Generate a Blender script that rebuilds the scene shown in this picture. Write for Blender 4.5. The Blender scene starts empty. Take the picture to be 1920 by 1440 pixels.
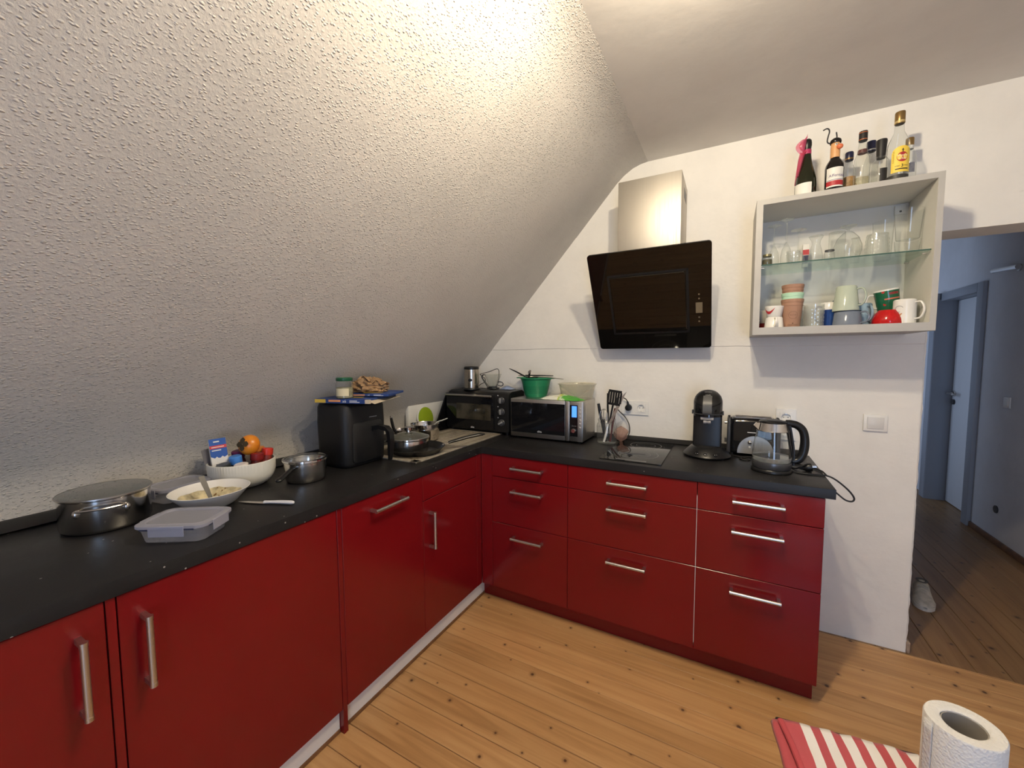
import bpy, bmesh, math, random
from mathutils import Vector, Matrix, noise
random.seed(7)
PI = math.pi
SC = bpy.context.scene
COL = SC.collection

# ------------------------------------------------------------------ camera, world, light, exposure
cam_d = bpy.data.cameras.new('camera')
cam = bpy.data.objects.new('camera', cam_d)
COL.objects.link(cam)
SC.camera = cam
cam_d.sensor_width = 36.0
cam_d.lens = 749.74 / 1920 * 36
cam_d.clip_start = 0.02
yaw, pit, rol = 0.4973, -0.0678, -0.0046
fw = Vector((-math.sin(yaw) * math.cos(pit), math.cos(yaw) * math.cos(pit), math.sin(pit)))
r0 = Vector((math.cos(yaw), math.sin(yaw), 0))
u0 = r0.cross(fw)
rr = r0 * math.cos(rol) + u0 * math.sin(rol)
uu = -r0 * math.sin(rol) + u0 * math.cos(rol)
M = Matrix((rr, uu, -fw)).transposed().to_4x4()
M.translation = Vector((1.2202, -2.4714, 1.4067))
cam.matrix_world = M

W = bpy.data.worlds.new('sky')
SC.world = W
W.use_nodes = True
W.node_tree.nodes['Background'].inputs[0].default_value = (0.55, 0.72, 1.0, 1)
W.node_tree.nodes['Background'].inputs[1].default_value = 0.6

SC.view_settings.view_transform = 'Standard'
SC.view_settings.look = 'None'
SC.view_settings.gamma = 1.0
SC.view_settings.use_curve_mapping = False
SC.view_settings.exposure = 0.13
SC.cycles.transparent_max_bounces = 48
SC.cycles.max_bounces = 10
SC.cycles.use_denoising = True

LAMP_COL = (1.0, 0.855, 0.63)


def light(name, typ, loc, energy, col, **kw):
    d = bpy.data.lights.new(name, typ)
    d.energy = energy
    d.color = col
    for k, v in kw.items():
        setattr(d, k, v)
    o = bpy.data.objects.new(name, d)
    COL.objects.link(o)
    o.location = loc
    return o


# two bulbs of the ceiling lamp just above the frame
for nm, loc in (('bulb_light', (1.03, -1.73, 2.47)), ('bulb_light', (1.20, -1.42, 2.47))):
    light(nm, 'POINT', loc, 34, LAMP_COL, shadow_soft_size=0.03)
# daylight: window behind the camera, window of the corridor
o = light('daylight_kitchen', 'AREA', (2.05, -4.24, 1.09), 30, (0.46, 0.65, 1.0), shape='RECTANGLE', size=0.66, size_y=1.96)
o.rotation_euler = (PI / 2, 0, 0)
o = light('daylight_corridor', 'AREA', (0.86, 3.15, 1.35), 12, (0.56, 0.71, 1.0), shape='RECTANGLE', size=0.9, size_y=1.5)
o.rotation_euler = (PI / 2, 0, -PI / 2)


# ------------------------------------------------------------------ helpers
def lin(c):
    c = c / 255.0
    return c / 12.92 if c <= 0.04045 else ((c + 0.055) / 1.055) ** 2.4


def rgb(r, g, b):
    return (lin(r), lin(g), lin(b), 1.0)


class NT:
    def __init__(s, m):
        s.t = m.node_tree

    def n(s, typ, **kw):
        nd = s.t.nodes.new(typ)
        ins = kw.pop('ins', {})
        for k, v in kw.items():
            setattr(nd, k, v)
        for k, v in ins.items():
            if hasattr(v, 'bl_rna') and v.bl_rna.identifier.startswith('NodeSocket'):
                s.t.links.new(v, nd.inputs[k])
            else:
                nd.inputs[k].default_value = v
        return nd

    def link(s, a, b):
        s.t.links.new(a, b)

    def ramp(s, fac, stops):
        nd = s.n('ShaderNodeValToRGB', ins={'Fac': fac})
        cr = nd.color_ramp
        while len(cr.elements) > 1:
            cr.elements.remove(cr.elements[-1])
        cr.elements[0].position, cr.elements[0].color = stops[0]
        for p, c in stops[1:]:
            e = cr.elements.new(p)
            e.color = c
        return nd.outputs[0]


def newmat(name):
    m = bpy.data.materials.new(name)
    m.use_nodes = True
    return m, NT(m), m.node_tree.nodes['Principled BSDF']


def mat(name, col, rough=0.5, metal=0.0, spec=0.5, bump=None, var=None, coat=0, sheen=0, trans=0, ior=1.45, emit=None, aniso=0, alpha=1):
    """plain principled material; bump=(scale,strength,dist); var=(scale, amount) soft colour mottling"""
    m, T, b = newmat(name)
    b.inputs['Base Color'].default_value = col
    b.inputs['Roughness'].default_value = rough
    b.inputs['Metallic'].default_value = metal
    b.inputs['Specular IOR Level'].default_value = spec
    b.inputs['Coat Weight'].default_value = coat
    b.inputs['Sheen Weight'].default_value = sheen
    b.inputs['Transmission Weight'].default_value = trans
    b.inputs['IOR'].default_value = ior
    b.inputs['Alpha'].default_value = alpha
    if emit:
        b.inputs['Emission Color'].default_value = col
        b.inputs['Emission Strength'].default_value = emit
    tc = T.n('ShaderNodeTexCoord').outputs['Object']
    if bump:
        nz = T.n('ShaderNodeTexNoise', ins={'Vector': tc, 'Scale': bump[0], 'Detail': 4.0})
        bp = T.n('ShaderNodeBump', ins={'Height': nz.outputs[0], 'Strength': bump[1], 'Distance': bump[2]})
        T.link(bp.outputs[0], b.inputs['Normal'])
    if var:
        nz = T.n('ShaderNodeTexNoise', ins={'Vector': tc, 'Scale': var[0], 'Detail': 5.0})
        c2 = tuple(x * (1 - var[1]) for x in col[:3]) + (1,)
        T.link(T.ramp(nz.outputs[0], [(0.35, c2), (0.65, col)]), b.inputs['Base Color'])
    return m


def thin_glass(name, tint=(0.97, 0.98, 0.97), edge=(0.55, 0.6, 0.57), rough=0.0, frost=0.0, frostcol=(0.8, 0.8, 0.8, 1), refl=1.0):
    """thin clear wall: light passes straight, Fresnel reflection, darker towards the rim"""
    m, T, b = newmat(name)
    lw = T.n('ShaderNodeLayerWeight', ins={'Blend': 0.5})
    col = T.ramp(lw.outputs['Facing'], [(0.0, (*tint, 1)), (0.6, (*tint, 1)), (1.0, (*edge, 1))])
    tr = T.n('ShaderNodeBsdfTransparent', ins={'Color': col})
    gl = T.n('ShaderNodeBsdfGlossy', ins={'Roughness': rough, 'Color': (1, 1, 1, 1)})
    p5 = T.n('ShaderNodeMath', operation='POWER', ins={0: lw.outputs['Facing'], 1: 4.0})
    fm = T.n('ShaderNodeMath', operation='MULTIPLY_ADD', ins={0: p5.outputs[0], 1: .8 * refl, 2: .045 * refl})
    mx = T.n('ShaderNodeMixShader', ins={0: fm.outputs[0], 1: tr.outputs[0], 2: gl.outputs[0]})
    out = mx.outputs[0]
    if frost:
        df = T.n('ShaderNodeBsdfDiffuse', ins={'Color': frostcol})
        tl = T.n('ShaderNodeBsdfTranslucent', ins={'Color': frostcol})
        ad = T.n('ShaderNodeMixShader', ins={0: 0.5, 1: df.outputs[0], 2: tl.outputs[0]})
        mx2 = T.n('ShaderNodeMixShader', ins={0: frost, 1: out, 2: ad.outputs[0]})
        out = mx2.outputs[0]
    T.link(out, m.node_tree.nodes['Material Output'].inputs[0])
    return m


class MB:
    def __init__(s):
        s.v, s.f, s.mi = [], [], []

    def add(s, vs, fs, mi=0, mx=None):
        k = len(s.v)
        s.v += [tuple(mx @ Vector(p)) if mx else tuple(p) for p in vs]
        s.f += [tuple(i + k for i in f) for f in fs]
        s.mi += [mi] * len(fs)
        return s

    def box(s, x0, x1, y0, y1, z0, z1, r=0.0, seg=2, mi=0, mx=None):
        bm = bmesh.new()
        bmesh.ops.create_cube(bm, size=1)
        for v in bm.verts:
            v.co = Vector((x0 + (v.co.x + .5) * (x1 - x0), y0 + (v.co.y + .5) * (y1 - y0), z0 + (v.co.z + .5) * (z1 - z0)))
        if r:
            bmesh.ops.bevel(bm, geom=bm.edges[:] + bm.verts[:], offset=r, segments=seg, affect='EDGES', profile=.5)
        bm.verts.index_update()
        s.add([v.co.copy() for v in bm.verts], [[v.index for v in f.verts] for f in bm.faces], mi, mx)
        bm.free()
        return s

    def lathe(s, prof, n=32, c=(0, 0, 0), mi=0, mx=None, sx=1, sy=1, a0=0, a1=None, cap0=False, cap1=False):
        full = a1 is None
        a1 = a0 + 2 * PI if full else a1
        m = n if full else n + 1
        vs, fs = [], []
        for r, z in prof:
            for i in range(m):
                a = a0 + (a1 - a0) * i / n
                vs.append((c[0] + r * sx * math.cos(a), c[1] + r * sy * math.sin(a), c[2] + z))
        for j in range(len(prof) - 1):
            for i in range(n):
                i2 = (i + 1) % m
                fs.append((j * m + i, j * m + i2, (j + 1) * m + i2, (j + 1) * m + i))
        if cap0:
            fs.append(tuple(range(m))[::-1])
        if cap1:
            fs.append(tuple(range((len(prof) - 1) * m, len(prof) * m)))
        return s.add(vs, fs, mi, mx)

    def cyl(s, p, q, r, n=20, mi=0, r2=None):
        p, q = Vector(p), Vector(q)
        d = q - p
        mx = Matrix.Translation(p) @ d.to_track_quat('Z', 'Y').to_matrix().to_4x4()
        return s.lathe([(r, 0), (r if r2 is None else r2, d.length)], n, mi=mi, mx=mx, cap0=True, cap1=True)

    def tube(s, pts, r, n=8, smooth=6, mi=0, rs=None, flat=1.0, closed=False):
        P = [Vector(p) for p in pts]
        R = rs if rs else [r] * len(P)
        if smooth and len(P) > 2:
            Q, S = [], []
            for i in range(len(P) - 1):
                a, b, c, d = P[max(i - 1, 0)], P[i], P[i + 1], P[min(i + 2, len(P) - 1)]
                for k in range(smooth):
                    t = k / smooth
                    Q.append(.5 * ((2 * b) + (c - a) * t + (2 * a - 5 * b + 4 * c - d) * t * t + (3 * b - a - 3 * c + d) * t ** 3))
                    S.append(R[i] + (R[i + 1] - R[i]) * t)
            Q.append(P[-1])
            S.append(R[-1])
            P, R = Q, S
        vs, fs = [], []
        up = None
        for i, p in enumerate(P):
            t = (P[min(i + 1, len(P) - 1)] - P[max(i - 1, 0)])
            t = t.normalized() if t.length > 1e-9 else Vector((0, 0, 1))
            if up is None:
                up = t.orthogonal().normalized() if abs(t.z) > .9 else (Vector((0, 0, 1)) - t * t.z).normalized()
            up = (up - t * up.dot(t))
            up = up.normalized() if up.length > 1e-6 else t.orthogonal().normalized()
            sd = t.cross(up)
            for k in range(n):
                a = 2 * PI * k / n
                vs.append(p + (sd * math.cos(a) + up * math.sin(a) * flat) * R[i])
        m = len(P)
        for i in range(m - 1):
            for k in range(n):
                k2 = (k + 1) % n
                fs.append((i * n + k, i * n + k2, (i + 1) * n + k2, (i + 1) * n + k))
        fs.append(tuple(range(n))[::-1])
        fs.append(tuple(range((m - 1) * n, m * n)))
        return s.add(vs, fs, mi)

    def prism(s, poly, z0, z1, mi=0, mx=None):
        n = len(poly)
        vs = [(x, y, z0) for x, y in poly] + [(x, y, z1) for x, y in poly]
        fs = [tuple(range(n))[::-1], tuple(range(n, 2 * n))]
        fs += [(i, (i + 1) % n, n + (i + 1) % n, n + i) for i in range(n)]
        return s.add(vs, fs, mi, mx)

    def loft(s, rings, mi=0, mx=None, cap0=True, cap1=True):
        n = len(rings[0])
        vs = [p for r in rings for p in r]
        fs = []
        for j in range(len(rings) - 1):
            for i in range(n):
                i2 = (i + 1) % n
                fs.append((j * n + i, j * n + i2, (j + 1) * n + i2, (j + 1) * n + i))
        if cap0:
            fs.append(tuple(range(n))[::-1])
        if cap1:
            fs.append(tuple(range((len(rings) - 1) * n, len(rings) * n)))
        return s.add(vs, fs, mi, mx)

    def sphere(s, c, r, n=20, m=12, sx=1, sy=1, sz=1, mi=0, mx=None):
        prof = [(max(1e-5, r * math.sin(PI * j / m)), -r * math.cos(PI * j / m) * sz) for j in range(m + 1)]
        return s.lathe(prof, n, c, mi, mx, sx, sy)

    def grid(s, fn, nu, nv, mi=0):
        vs = [fn(i / nu, j / nv) for j in range(nv + 1) for i in range(nu + 1)]
        fs = [(j * (nu + 1) + i, j * (nu + 1) + i + 1, (j + 1) * (nu + 1) + i + 1, (j + 1) * (nu + 1) + i) for j in range(nv) for i in range(nu)]
        return s.add(vs, fs, mi)

    def build(s, name, m, parent=None, smooth=True, ang=40, solid=0, loc=None, subsurf=0):
        me = bpy.data.meshes.new(name)
        me.from_pydata(s.v, [], s.f)
        ms = m if isinstance(m, (list, tuple)) else [m]
        for x in ms:
            me.materials.append(x)
        if len(ms) > 1:
            me.polygons.foreach_set('material_index', s.mi)
        bm = bmesh.new()
        bm.from_mesh(me)
        bmesh.ops.remove_doubles(bm, verts=bm.verts[:], dist=1e-6)
        bmesh.ops.recalc_face_normals(bm, faces=bm.faces[:])
        bm.to_mesh(me)
        bm.free()
        if smooth:
            me.polygons.foreach_set('use_smooth', [True] * len(me.polygons))
            me.set_sharp_from_angle(angle=math.radians(ang))
        o = bpy.data.objects.new(name, me)
        COL.objects.link(o)
        if parent:
            o.parent = parent
        if loc:
            o.location = loc
        if solid:
            md = o.modifiers.new('thickness', 'SOLIDIFY')
            md.thickness = solid
            md.offset = 0
        if subsurf:
            md = o.modifiers.new('smooth', 'SUBSURF')
            md.levels = md.render_levels = subsurf
        return o


def thing(name, label, cat, loc=(0, 0, 0), rz=0, group=None):
    o = bpy.data.objects.new(name, None)
    o.empty_display_size = .05
    COL.objects.link(o)
    o.location = loc
    o.rotation_euler = (0, 0, rz)
    return tag(o, label, cat, group)


def tag(o, label, cat, group=None):
    o['label'] = label
    o['category'] = cat
    if group:
        o['group'] = group
    return o


def struct(o):
    o['kind'] = 'structure'
    return o


def dup(root, loc, rz=None, label=None):
    r = root.copy()
    COL.objects.link(r)
    r.location = loc
    if rz is not None:
        r.rotation_euler = (0, 0, rz)
    if label:
        r['label'] = label
    for ch in list(root.children):
        c = ch.copy()
        COL.objects.link(c)
        c.parent = r
        for g in list(ch.children):
            d = g.copy()
            COL.objects.link(d)
            d.parent = c
    return r


_font_cache = {}


def text_mb(mb, s, size, fn, align='CENTER', mi=0, bold=0.0):
    """flat lettering; fn maps (x, y) of the text plane to a point"""
    key = (s, align, bold)
    if key not in _font_cache:
        cu = bpy.data.curves.new('lettering', 'FONT')
        cu.body = s
        cu.size = 1.0
        cu.align_x = align
        cu.align_y = 'CENTER'
        cu.offset = bold
        cu.resolution_u = 3
        ob = bpy.data.objects.new('lettering', cu)
        COL.objects.link(ob)
        bpy.context.view_layer.update()
        me = bpy.data.meshes.new_from_object(ob)
        _font_cache[key] = ([v.co.copy() for v in me.vertices], [tuple(p.vertices) for p in me.polygons])
        bpy.data.objects.remove(ob)
        bpy.data.curves.remove(cu)
        bpy.data.meshes.remove(me)
    vs, fs = _font_cache[key]
    mb.add([fn(v.x * size, v.y * size) for v in vs], fs, mi)
    return mb


def front_plane(x, y, z):          # text standing upright facing -y
    return lambda u, v: (x + u, y, z + v)


def on_cyl(r, ac, z):              # text wrapped round a cylinder; ac = angle of its middle
    return lambda u, v: (r * math.cos(ac + u / r), r * math.sin(ac + u / r), z + v)


def cyl_patch(mb, r, z0, z1, ac, w, n=14, mi=0):
    return mb.lathe([(r, z0), (r, z1)], n, a0=ac - w / 2, a1=ac + w / 2, mi=mi)

# ------------------------------------------------------------------ materials
def plaster(name, col, kind):
    m, T, b = newmat(name)
    b.inputs['Roughness'].default_value = 0.85
    b.inputs['Specular IOR Level'].default_value = 0.25
    tc = T.n('ShaderNodeTexCoord').outputs['Object']
    big = T.n('ShaderNodeTexNoise', ins={'Vector': tc, 'Scale': 3.0, 'Detail': 6.0, 'Roughness': .65})
    c2 = tuple(x * 0.93 for x in col[:3]) + (1,)
    base = T.ramp(big.outputs[0], [(0.35, c2), (0.6, col)])
    if kind == 'rough':      # coarse stippled render: short raised flecks
        wv = T.n('ShaderNodeTexNoise', ins={'Vector': tc, 'Scale': 70.0, 'Detail': 2.0})
        ad = T.n('ShaderNodeVectorMath', operation='MULTIPLY_ADD', ins={0: wv.outputs[1], 1: (.007, .007, .007), 2: tc})
        mp = T.n('ShaderNodeMapping', ins={'Vector': ad.outputs[0], 'Rotation': (.5, .2, .4), 'Scale': (1.0, .62, 1.0)})
        vo = T.n('ShaderNodeTexVoronoi', ins={'Vector': mp.outputs[0], 'Scale': 175.0, 'Randomness': 1.0})
        rnd = T.n('ShaderNodeSeparateColor', ins={0: vo.outputs['Color']})
        hgt = T.n('ShaderNodeMapRange', ins={0: rnd.outputs[0], 1: .22, 2: 1.0, 3: 0.0, 4: 1.0})
        dome = T.ramp(vo.outputs['Distance'], [(0.0, (1, 1, 1, 1)), (0.22, (.72, .72, .72, 1)), (0.48, (0, 0, 0, 1))])
        gr = T.n('ShaderNodeMath', operation='MULTIPLY', ins={0: dome, 1: hgt.outputs[0]})
        n1 = T.n('ShaderNodeTexNoise', ins={'Vector': tc, 'Scale': 115.0, 'Detail': 4.0, 'Roughness': .6})
        sm = T.n('ShaderNodeMath', operation='MULTIPLY_ADD', ins={0: n1.outputs[0], 1: .65, 2: gr.outputs[0]})
        bp = T.n('ShaderNodeBump', ins={'Height': sm.outputs[0], 'Strength': .9, 'Distance': 0.0030})
        T.link(bp.outputs[0], b.inputs['Normal'])
        T.link(base, b.inputs['Base Color'])
    else:                    # rolled paint with brush marks and a few scuffs
        n1 = T.n('ShaderNodeTexNoise', ins={'Vector': tc, 'Scale': 26.0, 'Detail': 5.0, 'Roughness': .55})
        n2 = T.n('ShaderNodeTexNoise', ins={'Vector': tc, 'Scale': 5.0, 'Detail': 3.0})
        sm = T.n('ShaderNodeMath', operation='MULTIPLY_ADD', ins={0: n2.outputs[0], 1: 2.0, 2: n1.outputs[0]})
        bp = T.n('ShaderNodeBump', ins={'Height': sm.outputs[0], 'Strength': .10 if kind == 'ceiling' else .28, 'Distance': 0.005})
        T.link(bp.outputs[0], b.inputs['Normal'])
        s1 = T.n('ShaderNodeTexNoise', ins={'Vector': tc, 'Scale': 7.0, 'Detail': 8.0, 'Roughness': .75, 'Distortion': 1.5})
        f = T.ramp(s1.outputs[0], [(0.665, (0, 0, 0, 1)), (0.74, (.42, .42, .42, 1))])
        mx = T.n('ShaderNodeMix', data_type='RGBA', ins={0: f, 6: base, 7: (col[0] * .55, col[1] * .53, col[2] * .5, 1)})
        T.link(mx.outputs[2], b.inputs['Base Color'])
    return m


def wood_floor(name, along, dark=1.0):
    """pine boards; along = axis index of the grain; every board object differs by its own random number"""
    m, T, b = newmat(name)
    tc = T.n('ShaderNodeNewGeometry').outputs['Position']
    rnd = T.n('ShaderNodeObjectInfo').outputs['Random']
    off = T.n('ShaderNodeMath', operation='MULTIPLY', ins={0: rnd, 1: 37.0})
    cv = T.n('ShaderNodeCombineXYZ', ins={along: off.outputs[0]})
    pos = T.n('ShaderNodeVectorMath', operation='ADD', ins={0: tc, 1: cv.outputs[0]})
    sc = [26.0, 26.0, 26.0]
    sc[along] = 1.3
    mp = T.n('ShaderNodeMapping', ins={'Vector': pos.outputs[0], 'Scale': sc})
    g = T.n('ShaderNodeTexNoise', ins={'Vector': mp.outputs[0], 'Scale': 1.0, 'Detail': 6.0, 'Roughness': .6, 'Distortion': .9})
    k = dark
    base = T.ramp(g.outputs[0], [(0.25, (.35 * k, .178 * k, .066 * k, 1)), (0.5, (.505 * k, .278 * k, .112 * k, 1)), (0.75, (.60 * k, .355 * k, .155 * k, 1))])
    hs = T.n('ShaderNodeHueSaturation', ins={'Color': base, 'Value': T.n('ShaderNodeMapRange', ins={0: rnd, 3: .90, 4: 1.10}).outputs[0]})
    # knots: dark cores with a paler ring, only in some cells
    vo = T.n('ShaderNodeTexVoronoi', voronoi_dimensions='2D', ins={'Vector': pos.outputs[0], 'Scale': 7.5})
    pick = T.n('ShaderNodeSeparateColor', ins={0: vo.outputs['Color']})
    gate = T.n('ShaderNodeMath', operation='GREATER_THAN', ins={0: pick.outputs[0], 1: .38})
    sz = T.n('ShaderNodeMapRange', ins={0: pick.outputs[1], 3: 3.2, 4: 1.0})
    dd = T.n('ShaderNodeMath', operation='MULTIPLY', ins={0: vo.outputs['Distance'], 1: sz.outputs[0]})
    core = T.ramp(dd.outputs[0], [(0.0, (1, 1, 1, 1)), (0.045, (.95, .95, .95, 1)), (0.085, (.35, .35, .35, 1)), (0.2, (0, 0, 0, 1))])
    kf = T.n('ShaderNodeMath', operation='MULTIPLY', ins={0: core, 1: gate.outputs[0]})
    mx = T.n('ShaderNodeMix', data_type='RGBA', ins={0: kf.outputs[0], 6: hs.outputs[0], 7: (.075 * k, .025 * k, .008 * k, 1)})
    T.link(mx.outputs[2], b.inputs['Base Color'])
    b.inputs['Roughness'].default_value = .38
    b.inputs['Specular IOR Level'].default_value = .45
    bp = T.n('ShaderNodeBump', ins={'Height': g.outputs[0], 'Strength': .12, 'Distance': .002})
    T.link(bp.outputs[0], b.inputs['Normal'])
    return m


def worktop_mat():
    m, T, b = newmat('charcoal_laminate')
    b.inputs['Specular IOR Level'].default_value = .22
    tc = T.n('ShaderNodeTexCoord').outputs['Object']
    n = T.n('ShaderNodeTexNoise', ins={'Vector': tc, 'Scale': 5.0, 'Detail': 6.0, 'Roughness': .7})
    base = T.ramp(n.outputs[0], [(.3, (.0100, .0096, .0104, 1)), (.7, (.0155, .015, .0156, 1))])
    vo = T.n('ShaderNodeTexVoronoi', ins={'Vector': tc, 'Scale': 55.0})
    sp = T.n('ShaderNodeSeparateColor', ins={0: vo.outputs['Color']})
    g = T.n('ShaderNodeMath', operation='GREATER_THAN', ins={0: sp.outputs[0], 1: .93})
    c = T.n('ShaderNodeMath', operation='LESS_THAN', ins={0: vo.outputs['Distance'], 1: .13})
    f = T.n('ShaderNodeMath', operation='MULTIPLY', ins={0: g.outputs[0], 1: c.outputs[0]})
    mx = T.n('ShaderNodeMix', data_type='RGBA', ins={0: f.outputs[0], 6: base, 7: (.30, .28, .25, 1)})
    T.link(mx.outputs[2], b.inputs['Base Color'])
    r = T.ramp(n.outputs[0], [(.3, (.33, .33, .33, 1)), (.7, (.45, .45, .45, 1))])
    T.link(r, b.inputs['Roughness'])
    fine = T.n('ShaderNodeTexNoise', ins={'Vector': tc, 'Scale': 420.0, 'Detail': 2.0})
    bp = T.n('ShaderNodeBump', ins={'Height': fine.outputs[0], 'Strength': .25, 'Distance': .0006})
    T.link(bp.outputs[0], b.inputs['Normal'])
    return m


def steel(name, col=(.62, .59, .55), rough=.28, axis=2, stretch=60):
    m, T, b = newmat(name)
    b.inputs['Base Color'].default_value = (*col, 1)
    b.inputs['Metallic'].default_value = 1
    tc = T.n('ShaderNodeTexCoord').outputs['Object']
    sc = [3.0, 3.0, 3.0]
    sc[axis] = stretch * 8
    mp = T.n('ShaderNodeMapping', ins={'Vector': tc, 'Scale': sc})
    n = T.n('ShaderNodeTexNoise', ins={'Vector': mp.outputs[0], 'Scale': 1.0, 'Detail': 3.0})
    r = T.n('ShaderNodeMapRange', ins={0: n.outputs[0], 3: rough * .75, 4: rough * 1.3})
    T.link(r.outputs[0], b.inputs['Roughness'])
    bp = T.n('ShaderNodeBump', ins={'Height': n.outputs[0], 'Strength': .035, 'Distance': .0006})
    T.link(bp.outputs[0], b.inputs['Normal'])
    return m


WALL = (.80, .775, .72, 1)
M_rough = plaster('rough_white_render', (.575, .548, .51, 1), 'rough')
M_wall = plaster('white_wall_paint', (.80, .77, .715, 1), 'smooth')
M_ceil = plaster('white_ceiling_paint', (.74, .71, .665, 1), 'ceiling')
M_hall = plaster('hall_wall_paint', (.70, .70, .72, 1), 'smooth')
M_floor = wood_floor('pine_boards', 0)
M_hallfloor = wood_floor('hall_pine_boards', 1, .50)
M_trimwood = mat('brown_trim_wood', (.22, .10, .04, 1), .5, var=(20, .4))
M_sub = mat('dark_subfloor', (.02, .012, .008, 1), .9)
M_red = mat('red_gloss_foil', (.172, .0050, .0070, 1), .18, spec=.5, bump=(9, .03, .004), var=(2.2, .10))
M_white_mel = mat('white_melamine', (.72, .70, .66, 1), .4, var=(6, .08))
M_plinth_white = mat('white_plinth_board', (.70, .68, .64, 1), .35)
M_work = worktop_mat()
M_steel = steel('brushed_steel')
M_steel_hood = steel('brushed_hood_steel', (.50, .465, .41), .52, 0, 40)
M_pot = steel('pot_steel', (.70, .67, .63), .15, 2, 20)
M_chrome = mat('chrome', (.75, .74, .72, 1), .08, 1)
M_handle = mat('satin_handle_steel', (.60, .585, .56, 1), .33, 1)
M_blk = mat('black_plastic', (.006, .006, .0065, 1), .36, bump=(90, .1, .001))
M_blk_matt = mat('matt_black_plastic', (.0075, .0075, .0085, 1), .5, bump=(200, .2, .0008))
M_blk_gloss = mat('black_gloss', (.006, .006, .007, 1), .05, spec=.5)
M_blk_glass = mat('black_hood_glass', (.004, .0035, .003, 1), .035, spec=.45)
M_hob = mat('black_ceramic_glass', (.010, .010, .0105, 1), .06, spec=.5)
M_cable = mat('black_cable', (.010, .010, .011, 1), .5)
M_grey = mat('grey_plastic', (.23, .23, .23, 1), .45)
M_dkgrey = mat('dark_grey_plastic', (.05, .05, .052, 1), .4)
M_silver = mat('silver_plastic', (.42, .42, .42, 1), .35, .6)
M_white_pl = mat('white_plastic', (.78, .77, .73, 1), .35)
M_white_cer = mat('white_glaze', (.78, .76, .70, 1), .12, spec=.5)
M_glass = thin_glass('clear_glass', edge=(.45, .49, .46), refl=1.25)
M_glass_dk = thin_glass('heavy_clear_glass', (.95, .96, .95), (.36, .39, .37), frost=.045, frostcol=(.8, .82, .8, 1))
M_cut = thin_glass('cut_glass', (.93, .94, .92), (.25, .28, .26), frost=.14, frostcol=(.85, .86, .84, 1), refl=1.8)
M_glass_shelf = thin_glass('greenish_shelf_glass', (.93, .965, .945), (.55, .70, .63))
M_glass_edge = mat('green_glass_edge', (.05, .10, .08, 1), .15)
M_lidglass = thin_glass('tinted_lid_glass', (.44, .45, .41), (.16, .18, .15), .06, .40, (.25, .26, .22, 1), 2.2)
M_frost = thin_glass('frosted_plastic', (.92, .92, .94), (.6, .6, .65), .22, .20, (.90, .90, .94, 1))
M_frost_lid = thin_glass('frosted_lid_plastic', (.90, .90, .93), (.55, .55, .6), .2, .28, (.78, .78, .85, 1))
M_frost_rim = thin_glass('frosted_rim_plastic', (.8, .8, .84), (.5, .5, .56), .25, .55, (.70, .70, .79, 1))
M_seal = mat('dark_blue_seal', (.03, .035, .07, 1), .5)
M_clearpl = thin_glass('clear_plastic_tub', (.90, .89, .84), (.6, .58, .5), .15, .26, (.84, .82, .74, 1))
M_water = thin_glass('water', (.88, .90, .90), (.5, .55, .55), .02)
M_scale = thin_glass('limescale', (.9, .9, .9), (.6, .6, .6), .3, .34, (.80, .76, .72, 1))

# ------------------------------------------------------------------ the setting
XC, H, ZC = -0.006, 0.9007, 2.525
YB, YF, XR = 0.18, -4.3, 3.0

# floor: sub-floor with every board a piece of its own
fl = struct(MB().box(-.9, 3.4, YF - .1, 5.3, -.08, -.021).build('floor', M_sub, smooth=False))
pk = MB().box(-2.0, 2.0, -.0481, .0481, -.02, 0, r=.0015, seg=1)
first = None
for k in range(-6, 38):
    y = -.616 - .098 * k + .049
    if y > -.03 or y < YF:
        continue
    if first is None:
        first = pk.build('plank', M_floor, fl, smooth=False)
        o = first
    else:
        o = first.copy()
        COL.objects.link(o)
    o.location = (1.2, y, 0)
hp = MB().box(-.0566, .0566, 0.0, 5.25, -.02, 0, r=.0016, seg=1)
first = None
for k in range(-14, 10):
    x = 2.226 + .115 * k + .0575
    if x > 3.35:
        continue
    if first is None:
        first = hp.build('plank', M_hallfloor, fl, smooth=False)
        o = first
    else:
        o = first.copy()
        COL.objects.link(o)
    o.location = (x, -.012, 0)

# left wall: low knee wall running into the roof slope, one piece of rough render
prof = [(-.668, 0), (-.668, .90), (-.666, .96), (-.658, 1.005), (-.642, 1.045), (-.617, 1.085)]
for i in range(1, 13):
    z = 1.085 + (2.437 - 1.085) * i / 12
    prof.append((-.365 + (z - 1.365) / 1.1115, z))
prof += [(.640, 2.473), (.690, 2.504), (.735, 2.519), (.776, 2.525)]
n = len(prof)
mb = MB()
vs = [(x, y, z) for y in (YF, 0.0) for x, z in prof]
mb.add(vs, [(i, i + 1, n + i + 1, n + i) for i in range(n - 1)])
back = [(-.85, 0), (-.85, 1.1), (.40, 2.66), (.776, 2.66)]
vs = [(x, y, z) for y in (YF, 0.0) for x, z in back]
mb.add(vs, [(0, 1, 5, 4), (1, 2, 6, 5), (2, 3, 7, 6)])
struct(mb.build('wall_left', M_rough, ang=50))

mb = MB().box(.772, 3.4, YF - .1, 5.3, ZC, ZC + .12)
struct(mb.build('ceiling', M_ceil, smooth=False))

# back wall with the hall opening; the plaster above 1.455 m stands slightly proud
mb = MB()
mb.box(-.9, 1.992, 0, YB, 0, 1.95)
mb.box(-.9, XR, 0, YB, 1.945, 2.66)


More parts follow.
